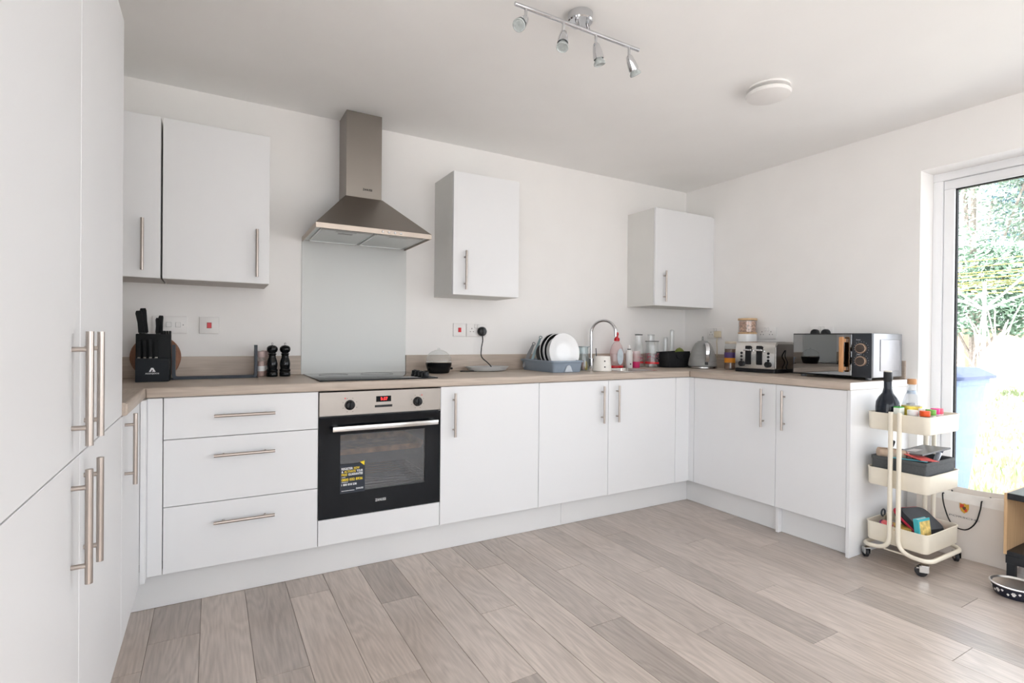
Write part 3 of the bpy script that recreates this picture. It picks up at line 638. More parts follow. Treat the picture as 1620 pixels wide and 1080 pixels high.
# ------------------------------------------------------------------ dish rack and dishes
t = thing('dish_rack', 'blue grey plastic dish drainer tray holding the plates', 'dish rack', (1.525, -.235, Z0))
b = MB(); rx, ry = .112, .192
lp = lambda s, z, r=.02: rrect(-rx - s, -ry - s, rx + s, ry + s, r + s, z)
b.loft([lp(-.008, 0), lp(.004, .062), lp(.013, .064), lp(.013, .074), lp(.003, .074), lp(0, .064), lp(-.011, .006)]); b.build('tray', BLUEGREY, t)
b = MB(); b.prism([(-.03, .004), (-.016, .036), (-.006, .045), (.008, .045), (.016, .036), (.03, .004)], -ry + .004 - .012, -ry + .006, 'XZ'); b.build('spout_arch', mat('pale_blue_plastic', (.55, .60, .66), .4), t)
b = MB()
for k in range(9): b.tube(fillet([(-.09, -.13 + .03 * k, .012), (-.09, -.13 + .03 * k, .06), (-.02, -.13 + .03 * k, .06), (-.02, -.13 + .03 * k, .012)], .012, 4), .003, 6)
b.build('plate_fins', BLUEGREY, t)
def plate_(label, x, y, z, r, tilt, yaw, m, rimm=None, name='dinner_plate', cat='plate', grp=None):
    t = thing(name, label, cat, (x, y, z), yaw, grp); t.rotation_euler = (tilt, 0, yaw)
    rot = Matrix.Rotation(PI / 2, 4, 'X')
    b = MB(); b.lathe([(r * .55, -.012), (r * .6, -.010), (r * .66, -.006), (r * .97, .007), (r, .009), (r * .985, .0115), (r * .66, -.001), (r * .58, -.006), (r * .4, -.007)], seg=56, m=rot); b.build('dish', m, t)
    if rimm:
        b = MB(); b.band([(r * .80, .0054), (r * .965, .0117), (r * .968, .0108), (r * .80, .0044)], seg=56, m=rot); b.build('rim_band', rimm, t); b = MB(); b.band([(r * .99, .0085), (r * 1.004, .0092), (r * 1.004, .0078), (r * .78, -.0030), (r * .78, -.0020)], seg=56, m=rot); b.build('underside_glaze', rimm, t)
    return t
rr = .122; zc = Z0 + .004 + rr
plate_('large plain white dinner plate standing at the front of the dish rack', 1.548, -.345, zc, .124, -.10, .06, PORC)
plate_('white plate with a black rim directly behind the plain white plate', 1.54, -.29, zc - .001, rr, -.10, .06, PORC, GLOSSB)
plate_('white plate with a black rim further back in the dish rack', 1.538, -.245, zc - .001, rr, -.10, .06, PORC, GLOSSB)
plate_('dark grey side plate leaning low at the back of the rack', 1.515, -.185, Z0 + .092, .088, -.35, .1, DARKGREY, name='side_plate')
TEAL = mat('steel_teal_utensil', (.16, .22, .24), .3, .4, var=.1)
def utensil(label, p0, p1, wd, m, lean):
    p0, p1 = Vector(p0), Vector(p1); d = (p1 - p0); L = d.length
    t = thing('kitchen_utensil', label, 'utensil', p0); t.rotation_euler = (-.12, lean, -.55)
    b = MB(); b.loft([[(-wd * .3, -.003, 0), (wd * .3, -.003, 0), (wd * .3, .003, 0), (-wd * .3, .003, 0)], [(-wd * .5, -.005, L * .5), (wd * .5, -.005, L * .5), (wd * .5, .005, L * .5), (-wd * .5, .005, L * .5)], [(-wd * .35, -.004, L * .92), (wd * .35, -.004, L * .92), (wd * .35, .004, L * .92), (-wd * .35, .004, L * .92)]]); b.build('grip', m, t)
    b = MB(); b.tube([(.009 * math.cos(2 * PI * k / 20), 0, L * .95 + .009 * math.sin(2 * PI * k / 20)) for k in range(20)], .003, 8, True); b.build('hanging_loop', m, t)
utensil('teal grey utensil handle with a hanging ring leaning out of the rack', (1.42, -.13, Z0 + .02), (1.475, -.085, Z0 + .235), .02, TEAL, .36)
utensil('grey utensil handle leaning beside the teal one in the rack', (1.40, -.085, Z0 + .02), (1.448, -.075, Z0 + .195), .024, mat('mid_grey_silicone', (.22, .22, .23), .5), .42)
# glass bottle, utensil pot
t = thing('glass_carafe', 'clear glass carafe with ochre bits inside, between dish rack and white pot', 'carafe', (1.765, -.27, Z0))
b = MB(); b.loft([[(r * math.cos(2 * PI * k / 28), r * math.sin(2 * PI * k / 28), z) for k in range(28)] for r, z in [(.03, 0.0), (.041, .004), (.043, .03), (.041, .06), (.034, .11), (.031, .14), (.034, .158), (.038, .16)]], True, False); b.build('glass', clear('bluish_glass', (.80, .88, .90), 1.5, boost=.05, veil=.10, veilc=(.6, .7, .72)), t)
b = MB(); b.tube([(.038 * math.cos(2 * PI * k / 28), .038 * math.sin(2 * PI * k / 28), .160) for k in range(28)], .003, 8, True); b.build('rim', mat('grey_rim', (.35, .4, .42), .2), t)
for k, (c, p) in enumerate((((.42, .20, .16), (-.012, -.01)), ((.62, .40, .06), (.014, -.012)), ((.25, .17, .15), (.002, .014)))):
    b = MB(); b.loft([[(p[0] + r * math.cos(a * PI / 8), p[1] + r * math.sin(a * PI / 8), z) for a in range(16)] for r, z in ((.008, .003), (.0115, .012), (.009, .05), (.004, .07 - .01 * k))]); b.build('filling', mat('carafe_filling_%d' % k, c, .6, var=.3), t)
t = thing('utensil_pot', 'white ceramic pot with two dark drain holes beside the sink', 'pot', (1.833, -.385, Z0))
b = MB(); b.lathe([(.062, 0), (.064, .003), (.054, .1), (.051, .1), (.058, .008)], seg=40); b.build('body', mat('cream_ceramic', (.80, .78, .74), .25), t)
for z in (.03, .068):
    b = MB(); b.cyl((-.0225, -.0545, z), (-.026, -.0625 + .1 * z * .5, z), .0045, seg=14); b.build('drain_hole', BLACKM, t)
t = thing('dish_brush', 'thin grey brush handle standing in the white pot', 'brush', (1.80, -.375, Z0 + .012)); b = MB(); b.cyl((0, 0, 0), (-.008, .005, .14), .0032, seg=10); b.build('stem', SLATE, t); b = MB(); b.lathe([(.01, 0), (.014, .004), (.014, .018), (.006, .022)], seg=16); b.build('brush_head', mat('white_bristles', (.7, .7, .68), .8), t)
# sink and tap
t = thing('sink', 'inset stainless steel sink bowl in front of the tap', 'sink', ((SX0 + SX1) / 2, (SY0 + SY1) / 2, TOP + .0005))
sw, sd = (SX1 - SX0) / 2, (SY1 - SY0) / 2
q = lambda s, z, r=.04: rrect(-sw - s, -sd - s, sw + s, sd + s, r, z)
b = MB(); b.loft([q(.014, 0), q(.014, .002), q(-.004, .002), q(-.012, -.03), q(-.02, -.14, .05), q(-.05, -.158, .03)], False, True); b.build('bowl', POLISH, t)
b = MB(); b.lathe([(.035, -.157), (.035, -.154), (.028, -.155)], seg=28); b.build('drain', CHROME, t)
t = thing('kitchen_tap', 'tall chrome swan neck tap behind the sink', 'tap', (1.985, -.075, Z0))
b = MB(); b.lathe([(.026, 0), (.026, .006), (.021, .01), (.021, .07), (.015, .075)], seg=24); b.build('base', CHROME, t)
arc = [(0, 0, .07), (0, 0, .2)] + [(.045 * (1 - math.cos(a)) , -.083 * (1 - math.cos(a)), .255 + .092 * math.sin(a)) for a in [PI * k / 14 for k in range(0, 14)]] + [(.0895, -.163, .232)]
b = MB(); b.tube(smooth(arc, 4), .0105, 14); b.build('spout', CHROME, t)
b = MB(); b.cyl((.018, 0, .05), (.045, .005, .05), .009); b.cyl((.042, .005, .05), (.05, .006, .095), .005); b.build('lever', CHROME, t)

# ------------------------------------------------------------------ bottles in the corner
def shell(b, prof, seg=28, sx=1., sy=1.):
    b.loft([[(r * sx * math.cos(2 * PI * k / seg), r * sy * math.sin(2 * PI * k / seg), z) for k in range(seg)] for r, z in prof], True, False)
    return b
t = thing('dish_soap_bottle', 'pink tinted washing up liquid bottle with a red cap and red base', 'soap bottle', (2.195, -.115, Z0))
b = shell(MB(), [(.05, .012), (.060, .02), (.065, .06), (.06, .12), (.045, .165), (.026, .19), (.018, .2)], 30, 1, .6); b.build('bottle', PINKISH, t)
b = MB(); b.lathe([(.056, 0), (.06, .004), (.058, .016), (.05, .018)], seg=30, sy=.6); b.build('base', REDP, t)
b = MB(); b.lathe([(.02, .2), (.021, .205), (.019, .222), (.011, .226), (.010, .24), (.014, .246), (.012, .262), (.006, .266)], seg=22); b.build('cap', REDP, t)
b = MB(); b.lathe([(.028, 0), (.03, .0), (.03, .001), (.028, .001)], seg=26, sy=2.0, m=Matrix.Translation((0, -.0405, .085)) @ Matrix.Rotation(PI / 2, 4, 'X')); b.build('paper_label', mat('pale_blue_label', (.62, .70, .76), .4, var=.1), t)
t = thing('lotion_bottle', 'slim white bottle standing next to the red capped soap', 'bottle', (2.276, -.16, Z0))
b = MB(); b.lathe([(.024, 0), (.026, .003), (.026, .118), (.02, .13), (.012, .134)], seg=26); b.build('body', WPLAST, t)
b = MB(); b.lathe([(.012, .1345), (.012, .144), (.009, .165), (.006, .17)], seg=20); b.build('nozzle', WPLAST, t)
b = MB(); b.lathe([(.0125, .136), (.0132, .136), (.0132, .143), (.0125, .143)], seg=20); b.build('dark_collar', DARKGREY, t)
b = MB(); b.cyl((-.008, -.0255, .03), (-.008, -.027, .03), .006, seg=14); b.build('print_dot', DARKGREY, t)
PINK = mat('magenta_liquid', (.60, .035, .16), .2, var=.05)
t = thing('tumbler', 'pale pink tumbler with a magenta base beside the white bottle', 'tumbler', (2.362, -.14, Z0))
b = shell(MB(), [(.03, .046), (.032, .09), (.0335, .125)]); b.build('cup_wall', PINKISH, t)
b = MB(); b.lathe([(.028, 0), (.03, .003), (.031, .045)], seg=28); b.build('coloured_base', PINK, t)
FLOR = None
def floral(name):
    m = bpy.data.materials.new(name); m.use_nodes = True; T = m.node_tree; N = T.nodes; L = T.links
    p = N['Principled BSDF']; p.inputs['Roughness'].default_value = .3
    out = N['Material Output']; tr = N.new('ShaderNodeBsdfTransparent'); tr.inputs['Color'].default_value = (.92, .90, .90, 1)
    tc = N.new('ShaderNodeTexCoord'); vo = N.new('ShaderNodeTexVoronoi'); vo.inputs['Scale'].default_value = 60; L.new(tc.outputs['Object'], vo.inputs['Vector'])
    cr = N.new('ShaderNodeValToRGB'); cr.color_ramp.elements[0].color = (.62, .05, .09, 1); cr.color_ramp.elements[1].color = (.30, .10, .16, 1); L.new(vo.outputs['Color'], cr.inputs['Fac']); L.new(cr.outputs['Color'], p.inputs['Base Color'])
    lt = N.new('ShaderNodeMath'); lt.operation = 'LESS_THAN'; lt.inputs[1].default_value = .34; L.new(vo.outputs['Distance'], lt.inputs[0])
    mx = N.new('ShaderNodeMixShader'); L.new(lt.outputs[0], mx.inputs[0]); L.new(tr.outputs[0], mx.inputs[1]); L.new(p.outputs[0], mx.inputs[2]); L.new(mx.outputs[0], out.inputs['Surface']); return m
FLOR = floral('red_floral_print')
def gbottle(label, x, y, prof, band, pr, capm=None):
    t = thing('glass_bottle', label, 'bottle', (x, y, Z0))
    b = shell(MB(), prof); b.build('glass', CLEAR, t)
    r0 = prof[2][0]
    b = MB(); b.loft([[(rr_ * math.cos(2 * PI * k / 28), rr_ * math.sin(2 * PI * k / 28), z) for k in range(28)] for rr_, z in ((r0 + .0006, pr[0]), (r0 + .0006, pr[1]))], False, False); b.build('floral_print', FLOR, t)
    b = MB(); b.loft([[(rr_ * math.cos(2 * PI * k / 28), rr_ * math.sin(2 * PI * k / 28), z) for k in range(28)] for rr_, z in ((r0 + .0007, band[0]), (r0 + .0007, band[1]))], False, False); b.build('red_band', REDP, t)
    rt, zt = prof[-1]
    b = MB(); b.tube([(rt * math.cos(2 * PI * k / 28), rt * math.sin(2 * PI * k / 28), zt) for k in range(28)], .0035, 8, True); b.build('mouth_rim', capm or CLEAR, t)
gbottle('tall clear glass bottle with red flowers and a dark rim', 2.452, -.075, [(.03, 0), (.038, .004), (.039, .02), (.039, .10), (.03, .16), (.026, .2), (.027, .25)], (.03, .042), (.045, .1), BLACKM)
gbottle('wide mouthed clear glass jug with a red flower wreath', 2.524, -.145, [(.04, 0), (.052, .004), (.053, .02), (.053, .115), (.046, .15), (.047, .195), (.05, .2)], (.028, .04), (.045, .11), mat('dark_glass_rim', (.12, .12, .12), .2))
gbottle('clear glass bottle standing behind the wide mouthed jug', 2.585, -.07, [(.03, 0), (.038, .004), (.038, .02), (.038, .10), (.03, .17), (.025, .21), (.026, .25)], (.03, .042), (.045, .1))
for x, h, lab in ((2.765, .225, 'shorter clear glass tube standing behind the black basket'), (2.838, .285, 'taller clear glass tube standing behind the black basket')):
    t = thing('glass_tube', lab, 'glass tube', (x, -.05, Z0)); b = shell(MB(), [(.012, 0), (.018, .002), (.018, h)], 20); b.build('glass', CLEAR, t)
    b = MB(); b.lathe([(.013, h + .0005), (.0185, h + .001), (.012, h + .009), (.005, h + .012)], seg=18); b.build('stopper', CLEAR, t)
t = thing('fabric_basket', 'soft black fabric basket in the worktop corner', 'basket', (2.705, -.188, Z0), -.03)
b = MB(); q = lambda sx_, sy_, z, dz=0: [(x_, y_, z_ + dz * math.sin(x_ * 22)) for x_, y_, z_ in rrect(-sx_, -sy_, sx_, sy_, .03, z)]
b.loft([q(.115, .065, 0), q(.124, .073, .02), q(.126, .075, .07), q(.124, .073, .122, .004), q(.118, .068, .122, .004), q(.115, .065, .02)]); b.build('fabric', mat('black_felt', (.012, .012, .014), .85, var=.15, scale=90, bump=.2), t)
b = MB(); b.tube(smooth([(-.04, -.074, .1), (-.035, -.083, .075), (0, -.085, .066), (.035, -.083, .075), (.04, -.074, .1)]), .004, 8); b.build('handle_strap', BLACKM, t)
t = thing('lime', 'green lime peeping over the black basket by the kettle', 'lime', (2.79, -.175, Z0 + .118)); b = MB(); b.lathe([(.004, -.032), (.018, -.028), (.029, -.012), (.032, 0), (.029, .012), (.018, .026), (.006, .031)], seg=24, sx=1.2); b.build('peel', mat('lime_peel', (.17, .21, .04), .45, var=.2, bump=.3), t); b = MB(); b.lathe([(.004, .0305), (.003, .034)], seg=10); b.build('stem_end', mat('stem_brown', (.12, .1, .05), .7), t)

# ------------------------------------------------------------------ kettle, jars, toaster, microwave
t = thing('kettle', 'grey dome kettle with chrome handle on a chrome base', 'kettle', (2.80, -.392, Z0), math.radians(-124))
b = MB(); b.lathe([(.095, 0), (.106, .004), (.106, .014), (.10, .018)], seg=40); b.build('base', POLISH, t)
pf = [(.103, .0185)]
for k in range(5):
    z = .02 + k * .029; r = [.104, .1, .094, .086, .077][k]; r2 = [.102, .097, .089, .080, .069][k]
    pf += [(r, z + .002), (r2, z + .026), (r2 - .0025, z + .029)]
pf += [(.063, .172), (.055, .188), (.04, .20)]
b = MB(); b.lathe(pf, seg=44); b.build('body', KGREY, t, ang=50)
b = MB(); b.lathe([(.04, .2), (.036, .205), (.012, .209), (.006, .214)], seg=28); b.tube([(.014 * math.cos(2 * PI * k / 24), 0, .225 + .014 * math.sin(2 * PI * k / 24)) for k in range(24)], .0028, 8, True); b.build('lid', KGREY, t)
# handle on local +x side
b = MB()
hp = smooth([(.062, 0, .178), (.10, 0, .183), (.126, 0, .155), (.132, 0, .11), (.122, 0, .07), (.101, 0, .052)], 6); lo = []
for i, p in enumerate(hp):
    d = (hp[min(i + 1, len(hp) - 1)] - hp[max(i - 1, 0)]).normalized(); n = Vector((-d.z, 0, d.x))
    lo.append([p + n * .006 + Vector((0, .013, 0)), p + n * .008, p + n * .006 - Vector((0, .013, 0)), p - n * .006 - Vector((0, .013, 0)), p - n * .006 + Vector((0, .013, 0))])
b.loft(lo); b.build('handle', CHROME, t)
b = MB(); b.prism([(-.108, .10), (-.09, .165), (-.125, .16)], -.014, .014, 'XZ'); b.build('spout', KGREY, t)
b = MB(); b.box(.099, -.012, .03, .106, .012, .048, .002, 1); b.build('switch', BLACKP, t)
t = thing('coffee_jar', 'glass jar with a purple and orange label between kettle and toaster', 'jar', (2.885, -.575, Z0))
b = MB(); b.lathe([(.038, .002), (.0415, .006), (.0415, .15)], seg=28); b.build('contents', mat('brown_granules', (.16, .075, .035), .8, var=.4, scale=150), t)
b = shell(MB(), [(.038, 0), (.0435, .004), (.0435, .165), (.036, .18), (.036, .187)]); b.build('glass', CLEAR, t)
b = MB(); b.lathe([(.038, .1875), (.0395, .19), (.0395, .203), (.038, .205)], seg=28); b.build('lid', mat('pale_tan_lid', (.62, .55, .45), .4), t)
def ring(b, r, z0, z1, a0=0, a1=2 * PI, n=32):
    b.loft([[(r * math.cos(a0 + (a1 - a0) * k / n), r * math.sin(a0 + (a1 - a0) * k / n), z) for k in range(n + 1)] for z in (z0, z1)], False, False); return b
b = MB(); b.band([(.0437, .05), (.0441, .05), (.0441, .1), (.0437, .1)], seg=32); lb = b.build('paper_label', mat('orange_label', (.80, .30, .02), .5), t)
b = MB(); b.band([(.0439, .085), (.0444, .085), (.0444, .125), (.0439, .125)], seg=32); b.build('label_band', mat('purple_label', (.09, .05, .17), .5), lb)
# canister stack
t = thing('canister', 'white ceramic canister carrying a glass biscuit jar', 'canister', (2.965, -.653, Z0))
b = MB(); b.lathe([(.06, 0), (.064, .004), (.064, .255), (.06, .26)], seg=36); b.build('body', PORC, t)
t = thing('biscuit_jar', 'glass jar of biscuits with a wooden lid atop the white canister', 'jar', (2.965, -.653, Z0 + .2605))
b = MB(); b.lathe([(.06, 0), (.064, .002), (.064, .01), (.06, .012)], seg=36); b.build('wooden_foot', OAKSIDE, t)
b = MB(); b.lathe([(.05, .0125), (.056, .016), (.056, .092)], seg=32); b.build('biscuits', mat('pink_brown_biscuits', (.50, .30, .21), .8, var=.6, scale=70, bump=.8), t)
b = shell(MB(), [(.055, .0125), (.06, .014), (.06, .098)]); b.build('glass', CLEAR, t)
b = MB(); b.lathe([(.062, .0985), (.065, .1), (.065, .112), (.062, .114)], seg=36); b.build('lid', OAKSIDE, t)

# toaster: local front faces -Y, x along width
t = thing('toaster', 'four slice polished steel toaster with black levers', 'toaster', (2.735, -.875, Z0), -PI / 2 + .05)
tw, td, th = .142, .245, .205
b = MB(); b.loft([rrect(-tw - .006, -.004, tw + .006, td, .02, .0), rrect(-tw - .006, -.004, tw + .006, td, .02, .022), rrect(-tw, .002, tw, td - .006, .02, .026)]); b.build('base', BLACKP, t)
b = MB(); prof = [(0, .0265), (-.0, .12), (.006, .18), (.02, .2), (.04, th), (td - .04, th), (td - .02, .2), (td - .006, .18), (td, .12), (td, .0265)]
b.prism(prof, -tw, tw, 'YZ'); b.build('body', POLISH, t)
for s in (-1, 1):
    b = MB(); b.prism([(.012, .03), (.012, .17), (.04, .19), (td - .04, .19), (td - .012, .17), (td - .012, .03)], s * tw - .001, s * (tw + .002), 'YZ'); b.build('side_panel', mat('smoked_steel', (.32, .31, .30), .2, 1., var=.03), t)
for x in (-.045, .035):
    b = MB(); b.box(x - .021, -.004, .05, x + .021, .004, .178, .006, 2); sl = b.build('lever_slot', BLACKP, t)
    b = MB(); b.box(x - .026, -.022, .143, x + .026, -.003, .157, .004, 2); b.build('lever', CHROME, sl)
for x in (-.095, .098):
    for z in (.082, .105, .128):
        b = MB(); b.rev((x, .002, z), (0, -1, 0), [(.0085, 0), (.0085, .004), (.007, .005)], 16); b.build('button', BLACKP, t)
    b = MB(); b.rev((x + (.002 if x < 0 else -.002), .001, .055), (0, -1, 0), [(.02, 0), (.019, .014), (.016, .017)], 24); b.build('browning_dial', BLACKP, t)
for x in (-.085, -.03, .03, .085):
    b = MB(); b.box(x - .014, .05, th - .001, x + .014, td - .05, th + .0008); b.build('bread_slot', BLACKM, t)
b = MB(); b.tube(smooth([(tw + .004, .12, .15), (tw + .012, .10, .11), (tw + .012, .13, .07), (tw + .014, .11, .035), (tw + .02, .15, .006), (tw + .018, .22, .005)]), .0035, 8); b.build('cable', BLACKP, t)

# microwave: local front faces -Y, x along width
mwx = 2.665
t = thing('microwave', 'microwave with mirrored door, wooden handle and two dials', 'microwave', (mwx, -1.187, Z0), -PI / 2)
mw, md, mh = .444, .335, .258
b = MB(); b.box(.002, .02, .014, mw - .002, md, mh, .006, 2)
for x in (.04, mw - .04):
    for y in (.05, md - .05): b.lathe([(.014, 0), (.016, .003), (.016, .015)], (x, y, 0), 16)
b.build('body', mat('silver_painted_steel', (.34, .35, .37), .36, .6, var=.02), t)
b = MB(); b.box(mw - .0025, .09, .05, mw + .001, .30, .225, .004, 2); b.build('side_panel', mat('light_silver', (.38, .38, .40), .4, .5), t)
b = MB(); b.box(mw - .1, -.002, .014, mw, .0195, mh, .002, 2); cpn = b.build('control_panel', mat('slate_black_panel', (.025, .03, .038), .35, var=.05), t)
for z in (.175, .105):
    b = MB(); b.rev((mw - .052, -.002, z), (0, -1, 0), [(.0285, 0), (.027, .012), (.023, .013)], 36); kn = b.build('dial', mat('rose_gold', (.62, .45, .34), .3, .8), cpn)
    b = MB(); b.rev((mw - .052, -.0148, z), (0, -1, 0), [(.0225, 0), (.022, .006), (.0, .0065)], 36); b.build('dial_cap', HANDLEW if False else mat('dark_bronze_cap', (.06, .045, .038), .4), kn)
    b = MB()
    for a in range(13):
        an = -.6 + a * (PI + 1.2) / 12; b.cyl((mw - .052 + .037 * math.cos(an), -.0021, z + .037 * math.sin(an)), (mw - .052 + .037 * math.cos(an), -.003, z + .037 * math.sin(an)), .0012, seg=6)
    b.build('dial_marks', WPR, cpn)['kind'] = 'stuff'
text('lettering', 'Power', WPR, cpn, .022, (mw - .067, -.0026, .222), height=.005); text('lettering', 'Time', WPR, cpn, .018, (mw - .067, -.0026, .142), height=.005)
b = MB(); b.box(0, .004, .014, mw - .1015, .0195, mh, .002, 2); dr = b.build('door', BLACKP, t)
b = MB(); b.box(.004, .0, .022, mw - .104, .0038, mh - .006, .001, 1); b.build('mirror_glass', MIRRORB, dr)
b = MB(); b.box(mw - .155, -.036, .04, mw - .13, -.024, .238, .005, 3); b.box(mw - .152, -.025, .05, mw - .133, 0, .07); b.box(mw - .152, -.025, .208, mw - .133, 0, .228); b.build('handle', HANDLEW, dr)

# ------------------------------------------------------------------ trolley
TX, TY = 2.712, -1.808
t = thing('storage_trolley', 'cream three tier metal trolley on castors beside the end panel', 'trolley', (TX, TY, 0))
hx, hy = .172, .137
def tray(z0, z1, name='tray'):
    b = MB(); q = lambda s, z: rrect(-hx - s, -hy - s, hx + s, hy + s, .028 + s, z, 6)
    b.loft([q(-.006, z0), q(-.002, z0 + .006), q(0, z1 - .004), q(.003, z1 - .003), q(.003, z1), q(-.003, z1), q(-.005, z0 + .008), q(-.01, z0 + .004)]); return b.build(name, CREAM, t, ang=40)
TRAY = [(.674, .762), (.388, .478), (.102, .196)]
for a, c in TRAY: tray(a, c)
R = .0105; tx = hx + R + .003
for s in (1, -1):
    p = [(-tx, s * .019, .772), (-tx, s * .019, .085), (-tx, s * .148, .072), (tx, s * .148, .072), (tx, s * .019, .085), (tx, s * .019, .772)]
    pts = [Vector(p[0])] + fillet(p, .075, 10)[1:]
    b = MB(); b.tube(pts, R, 14); b.build('tube_frame', CREAM, t, ang=60)
b = MB(); b.cyl((-tx + .02, .14, .072), (-tx + .02, -.14, .072), .004, seg=8); b.build('brace_rod', CREAM, t)
for i, (sx_, sy_, yaw) in enumerate(((-1, 1, .9), (-1, -1, 2.2), (1, -1, .7), (1, 1, .4))):
    cx, cy = sx_ * (tx - .012), sy_ * .128
    r_ = Matrix.Translation((cx, cy, 0)) @ Matrix.Rotation(yaw, 4, 'Z')
    b = MB(); b.box(-.016, -.013, .052, .016, .013, .056, m=r_); b.box(-.014, -.0145, .022, .024, -.0115, .054, .001, 1, m=r_); b.box(-.014, .0115, .022, .024, .0145, .054, .001, 1, m=r_); b.box(.014, -.012, .04, .036, .012, .045, .001, 1, m=r_)
    cs = b.build('castor', POLISH, t)
    b = MB(); c0, c1 = r_ @ Vector((.014, -.010, .0262)), r_ @ Vector((.014, .010, .0262)); b.rev(c0, c1 - c0, [(.02, 0), (.0255, .003), (.0255, .017), (.02, .02)], 28); b.build('wheel', TYRE, cs)
Z1, Z2, Z3 = .683, .397, .111
# top tray contents
DBOT = mat('dark_blue_black_glass', (.010, .014, .022), .1, var=.1, spec=.4)
t = thing('liqueur_bottle', 'dark round shouldered liqueur bottle with a pale cap top on the trolley', 'bottle', (TX - .108, TY + .07, Z1)); t.scale = (1.2, 1.2, 1.38)
b = MB(); b.lathe([(.036, 0), (.041, .004), (.043, .03), (.044, .075), (.042, .095), (.033, .112), (.020, .128), (.0155, .145), (.0145, .17)], seg=36); b.build('bottle', DBOT, t)
b = MB(); b.lathe([(.0155, .1705), (.016, .172), (.016, .204), (.015, .206)], seg=24); cp_ = b.build('cap', BLACKP, t)
b = MB(); b.lathe([(.014, .2062), (.0145, .207), (.0145, .210), (.013, .2105)], seg=24); b.build('cap_top', mat('ivory_cap', (.75, .70, .62), .4), cp_)
b = MB(); ring(b, .0446, .03, .07, -.9, .2, 12); b.build('paper_label', mat('brown_cream_label', (.35, .22, .15), .5, var=.6, scale=60), t)
t = thing('juice_bottle', 'clear bottle with a cork stopper and bright yellow label on the trolley', 'bottle', (TX - .048, TY - .012, Z1)); t.scale = (1.18, 1.18, 1.42)
b = shell(MB(), [(.03, 0), (.035, .004), (.036, .05), (.035, .085), (.026, .115), (.0155, .135), (.0145, .158)], 28); b.build('bottle', clear('frosted_glass', (.93, .95, .97), 1.5, veil=.22, veilc=(.85, .88, .92)), t)
b = MB(); b.lathe([(.016, .1585), (.017, .16), (.017, .176), (.015, .178)], seg=24); b.build('stopper', HANDLEW, t)
b = MB(); b.band([(.0362, .03), (.0366, .03), (.0366, .082), (.0362, .082)], seg=32); lb = b.build('paper_label', mat('yellow_fruit_label', (.85, .60, .10), .5, var=.4, scale=45), t)
b = MB(); ring(b, .0368, .05, .066, 3.6, 4.5, 8); b.build('label_panel', mat('blue_grey_print', (.35, .5, .55), .5), lb)
b = MB(); b.band([(.0155, .136), (.017, .13), (.0185, .125), (.016, .136)], seg=24); b.build('neck_label', mat('pale_blue_neck', (.45, .55, .68), .5), t)
t = thing('clear_bottle', 'slim clear bottle behind the dark liqueur bottle', 'bottle', (TX - .035, TY + .085, Z1)); b = shell(MB(), [(.022, 0), (.026, .003), (.026, .09), (.012, .115), (.0115, .16)], 24); b.build('glass', CLEAR, t); b = MB(); b.lathe([(.013, .1605), (.013, .175), (.01, .177)], seg=16); b.build('cap', WPLAST, t)
b = MB(); ring(b, .0263, .02, .07); b.build('paper_label', mat('pale_floral_label', (.75, .68, .66), .5, var=.25, scale=60), t)
def jar(label, x, y, r, h, bodyc, capc, square=False):
    t = thing('small_box' if square else 'small_jar', label, 'box' if square else 'jar', (x, y, Z1)); h += .018
    if square:
        b = MB(); b.box(-r, -r * .7, 0, r, r * .7, h, .002, 1); b.build('carton', mat('c' + label[:18], bodyc, .5, var=.08), t)
        b = MB(); b.box(-r, -r * .7, h + .0003, r, r * .7, h + .004, .001, 1); b.build('flap', mat('f' + label[:18], capc, .5, var=.05), t)
    else:
        b = MB(); b.lathe([(r * .92, 0), (r, .003), (r, h * .72), (r * .85, h * .75)], seg=24); b.build('body', mat('c' + label[:18], bodyc, .4, var=.08), t)
        b = MB(); b.lathe([(r * .98, h * .755), (r * 1.03, h * .78), (r * 1.03, h * .98), (r * .98, h)], seg=24); b.build('lid', mat('f' + label[:18], capc, .4, var=.05), t)
jar('green topped carton between the dark bottle and the tube frame', TX - .138, TY + .005, .022, .092, (.75, .78, .72), (.05, .42, .05), True)
jar('white lidded jar near the yellow labelled bottle', TX - .115, TY - .045, .022, .084, (.80, .80, .78), (.82, .82, .82))
jar('jar with a bright red and black lid at the tray corner', TX - .118, TY - .098, .021, .086, (.05, .04, .04), (.80, .09, .01))
jar('jar with a leaf green lid behind the red lidded jar', TX - .05, TY - .095, .021, .088, (.7, .72, .66), (.16, .42, .06))
jar('jar with a magenta pink lid on the trolley top', TX + .01, TY - .09, .018, .09, (.7, .5, .6), (.75, .03, .28))
jar('jar with a coral pink lid beside the magenta one', TX + .05, TY - .09, .018, .088, (.85, .7, .7), (.85, .12, .18))
jar('white carton lying open behind the coloured jars', TX + .01, TY - .03, .03, .082, (.82, .80, .76), (.85, .83, .8), True)
jar('white carton with a pale lid by the tray middle', TX - .05, TY - .05, .018, .09, (.82, .80, .80), (.80, .78, .78))
t = thing('grater', 'dark grey angled gadget handle sticking up from the trolley', 'gadget', (TX + .065, TY + .04, Z1)); b = MB(); b.prism([(-.03, .118), (.028, .118), (.028, .02), (.012, .02), (.012, .085), (-.03, .108)], -.008, .008, 'XZ'); b.build('grip', mat('charcoal_plastic', (.07, .065, .07), .5), t); b = MB(); b.box(.0, -.02, 0, .035, .02, .02, .003, 1); b.build('foot', DARKGREY, t)
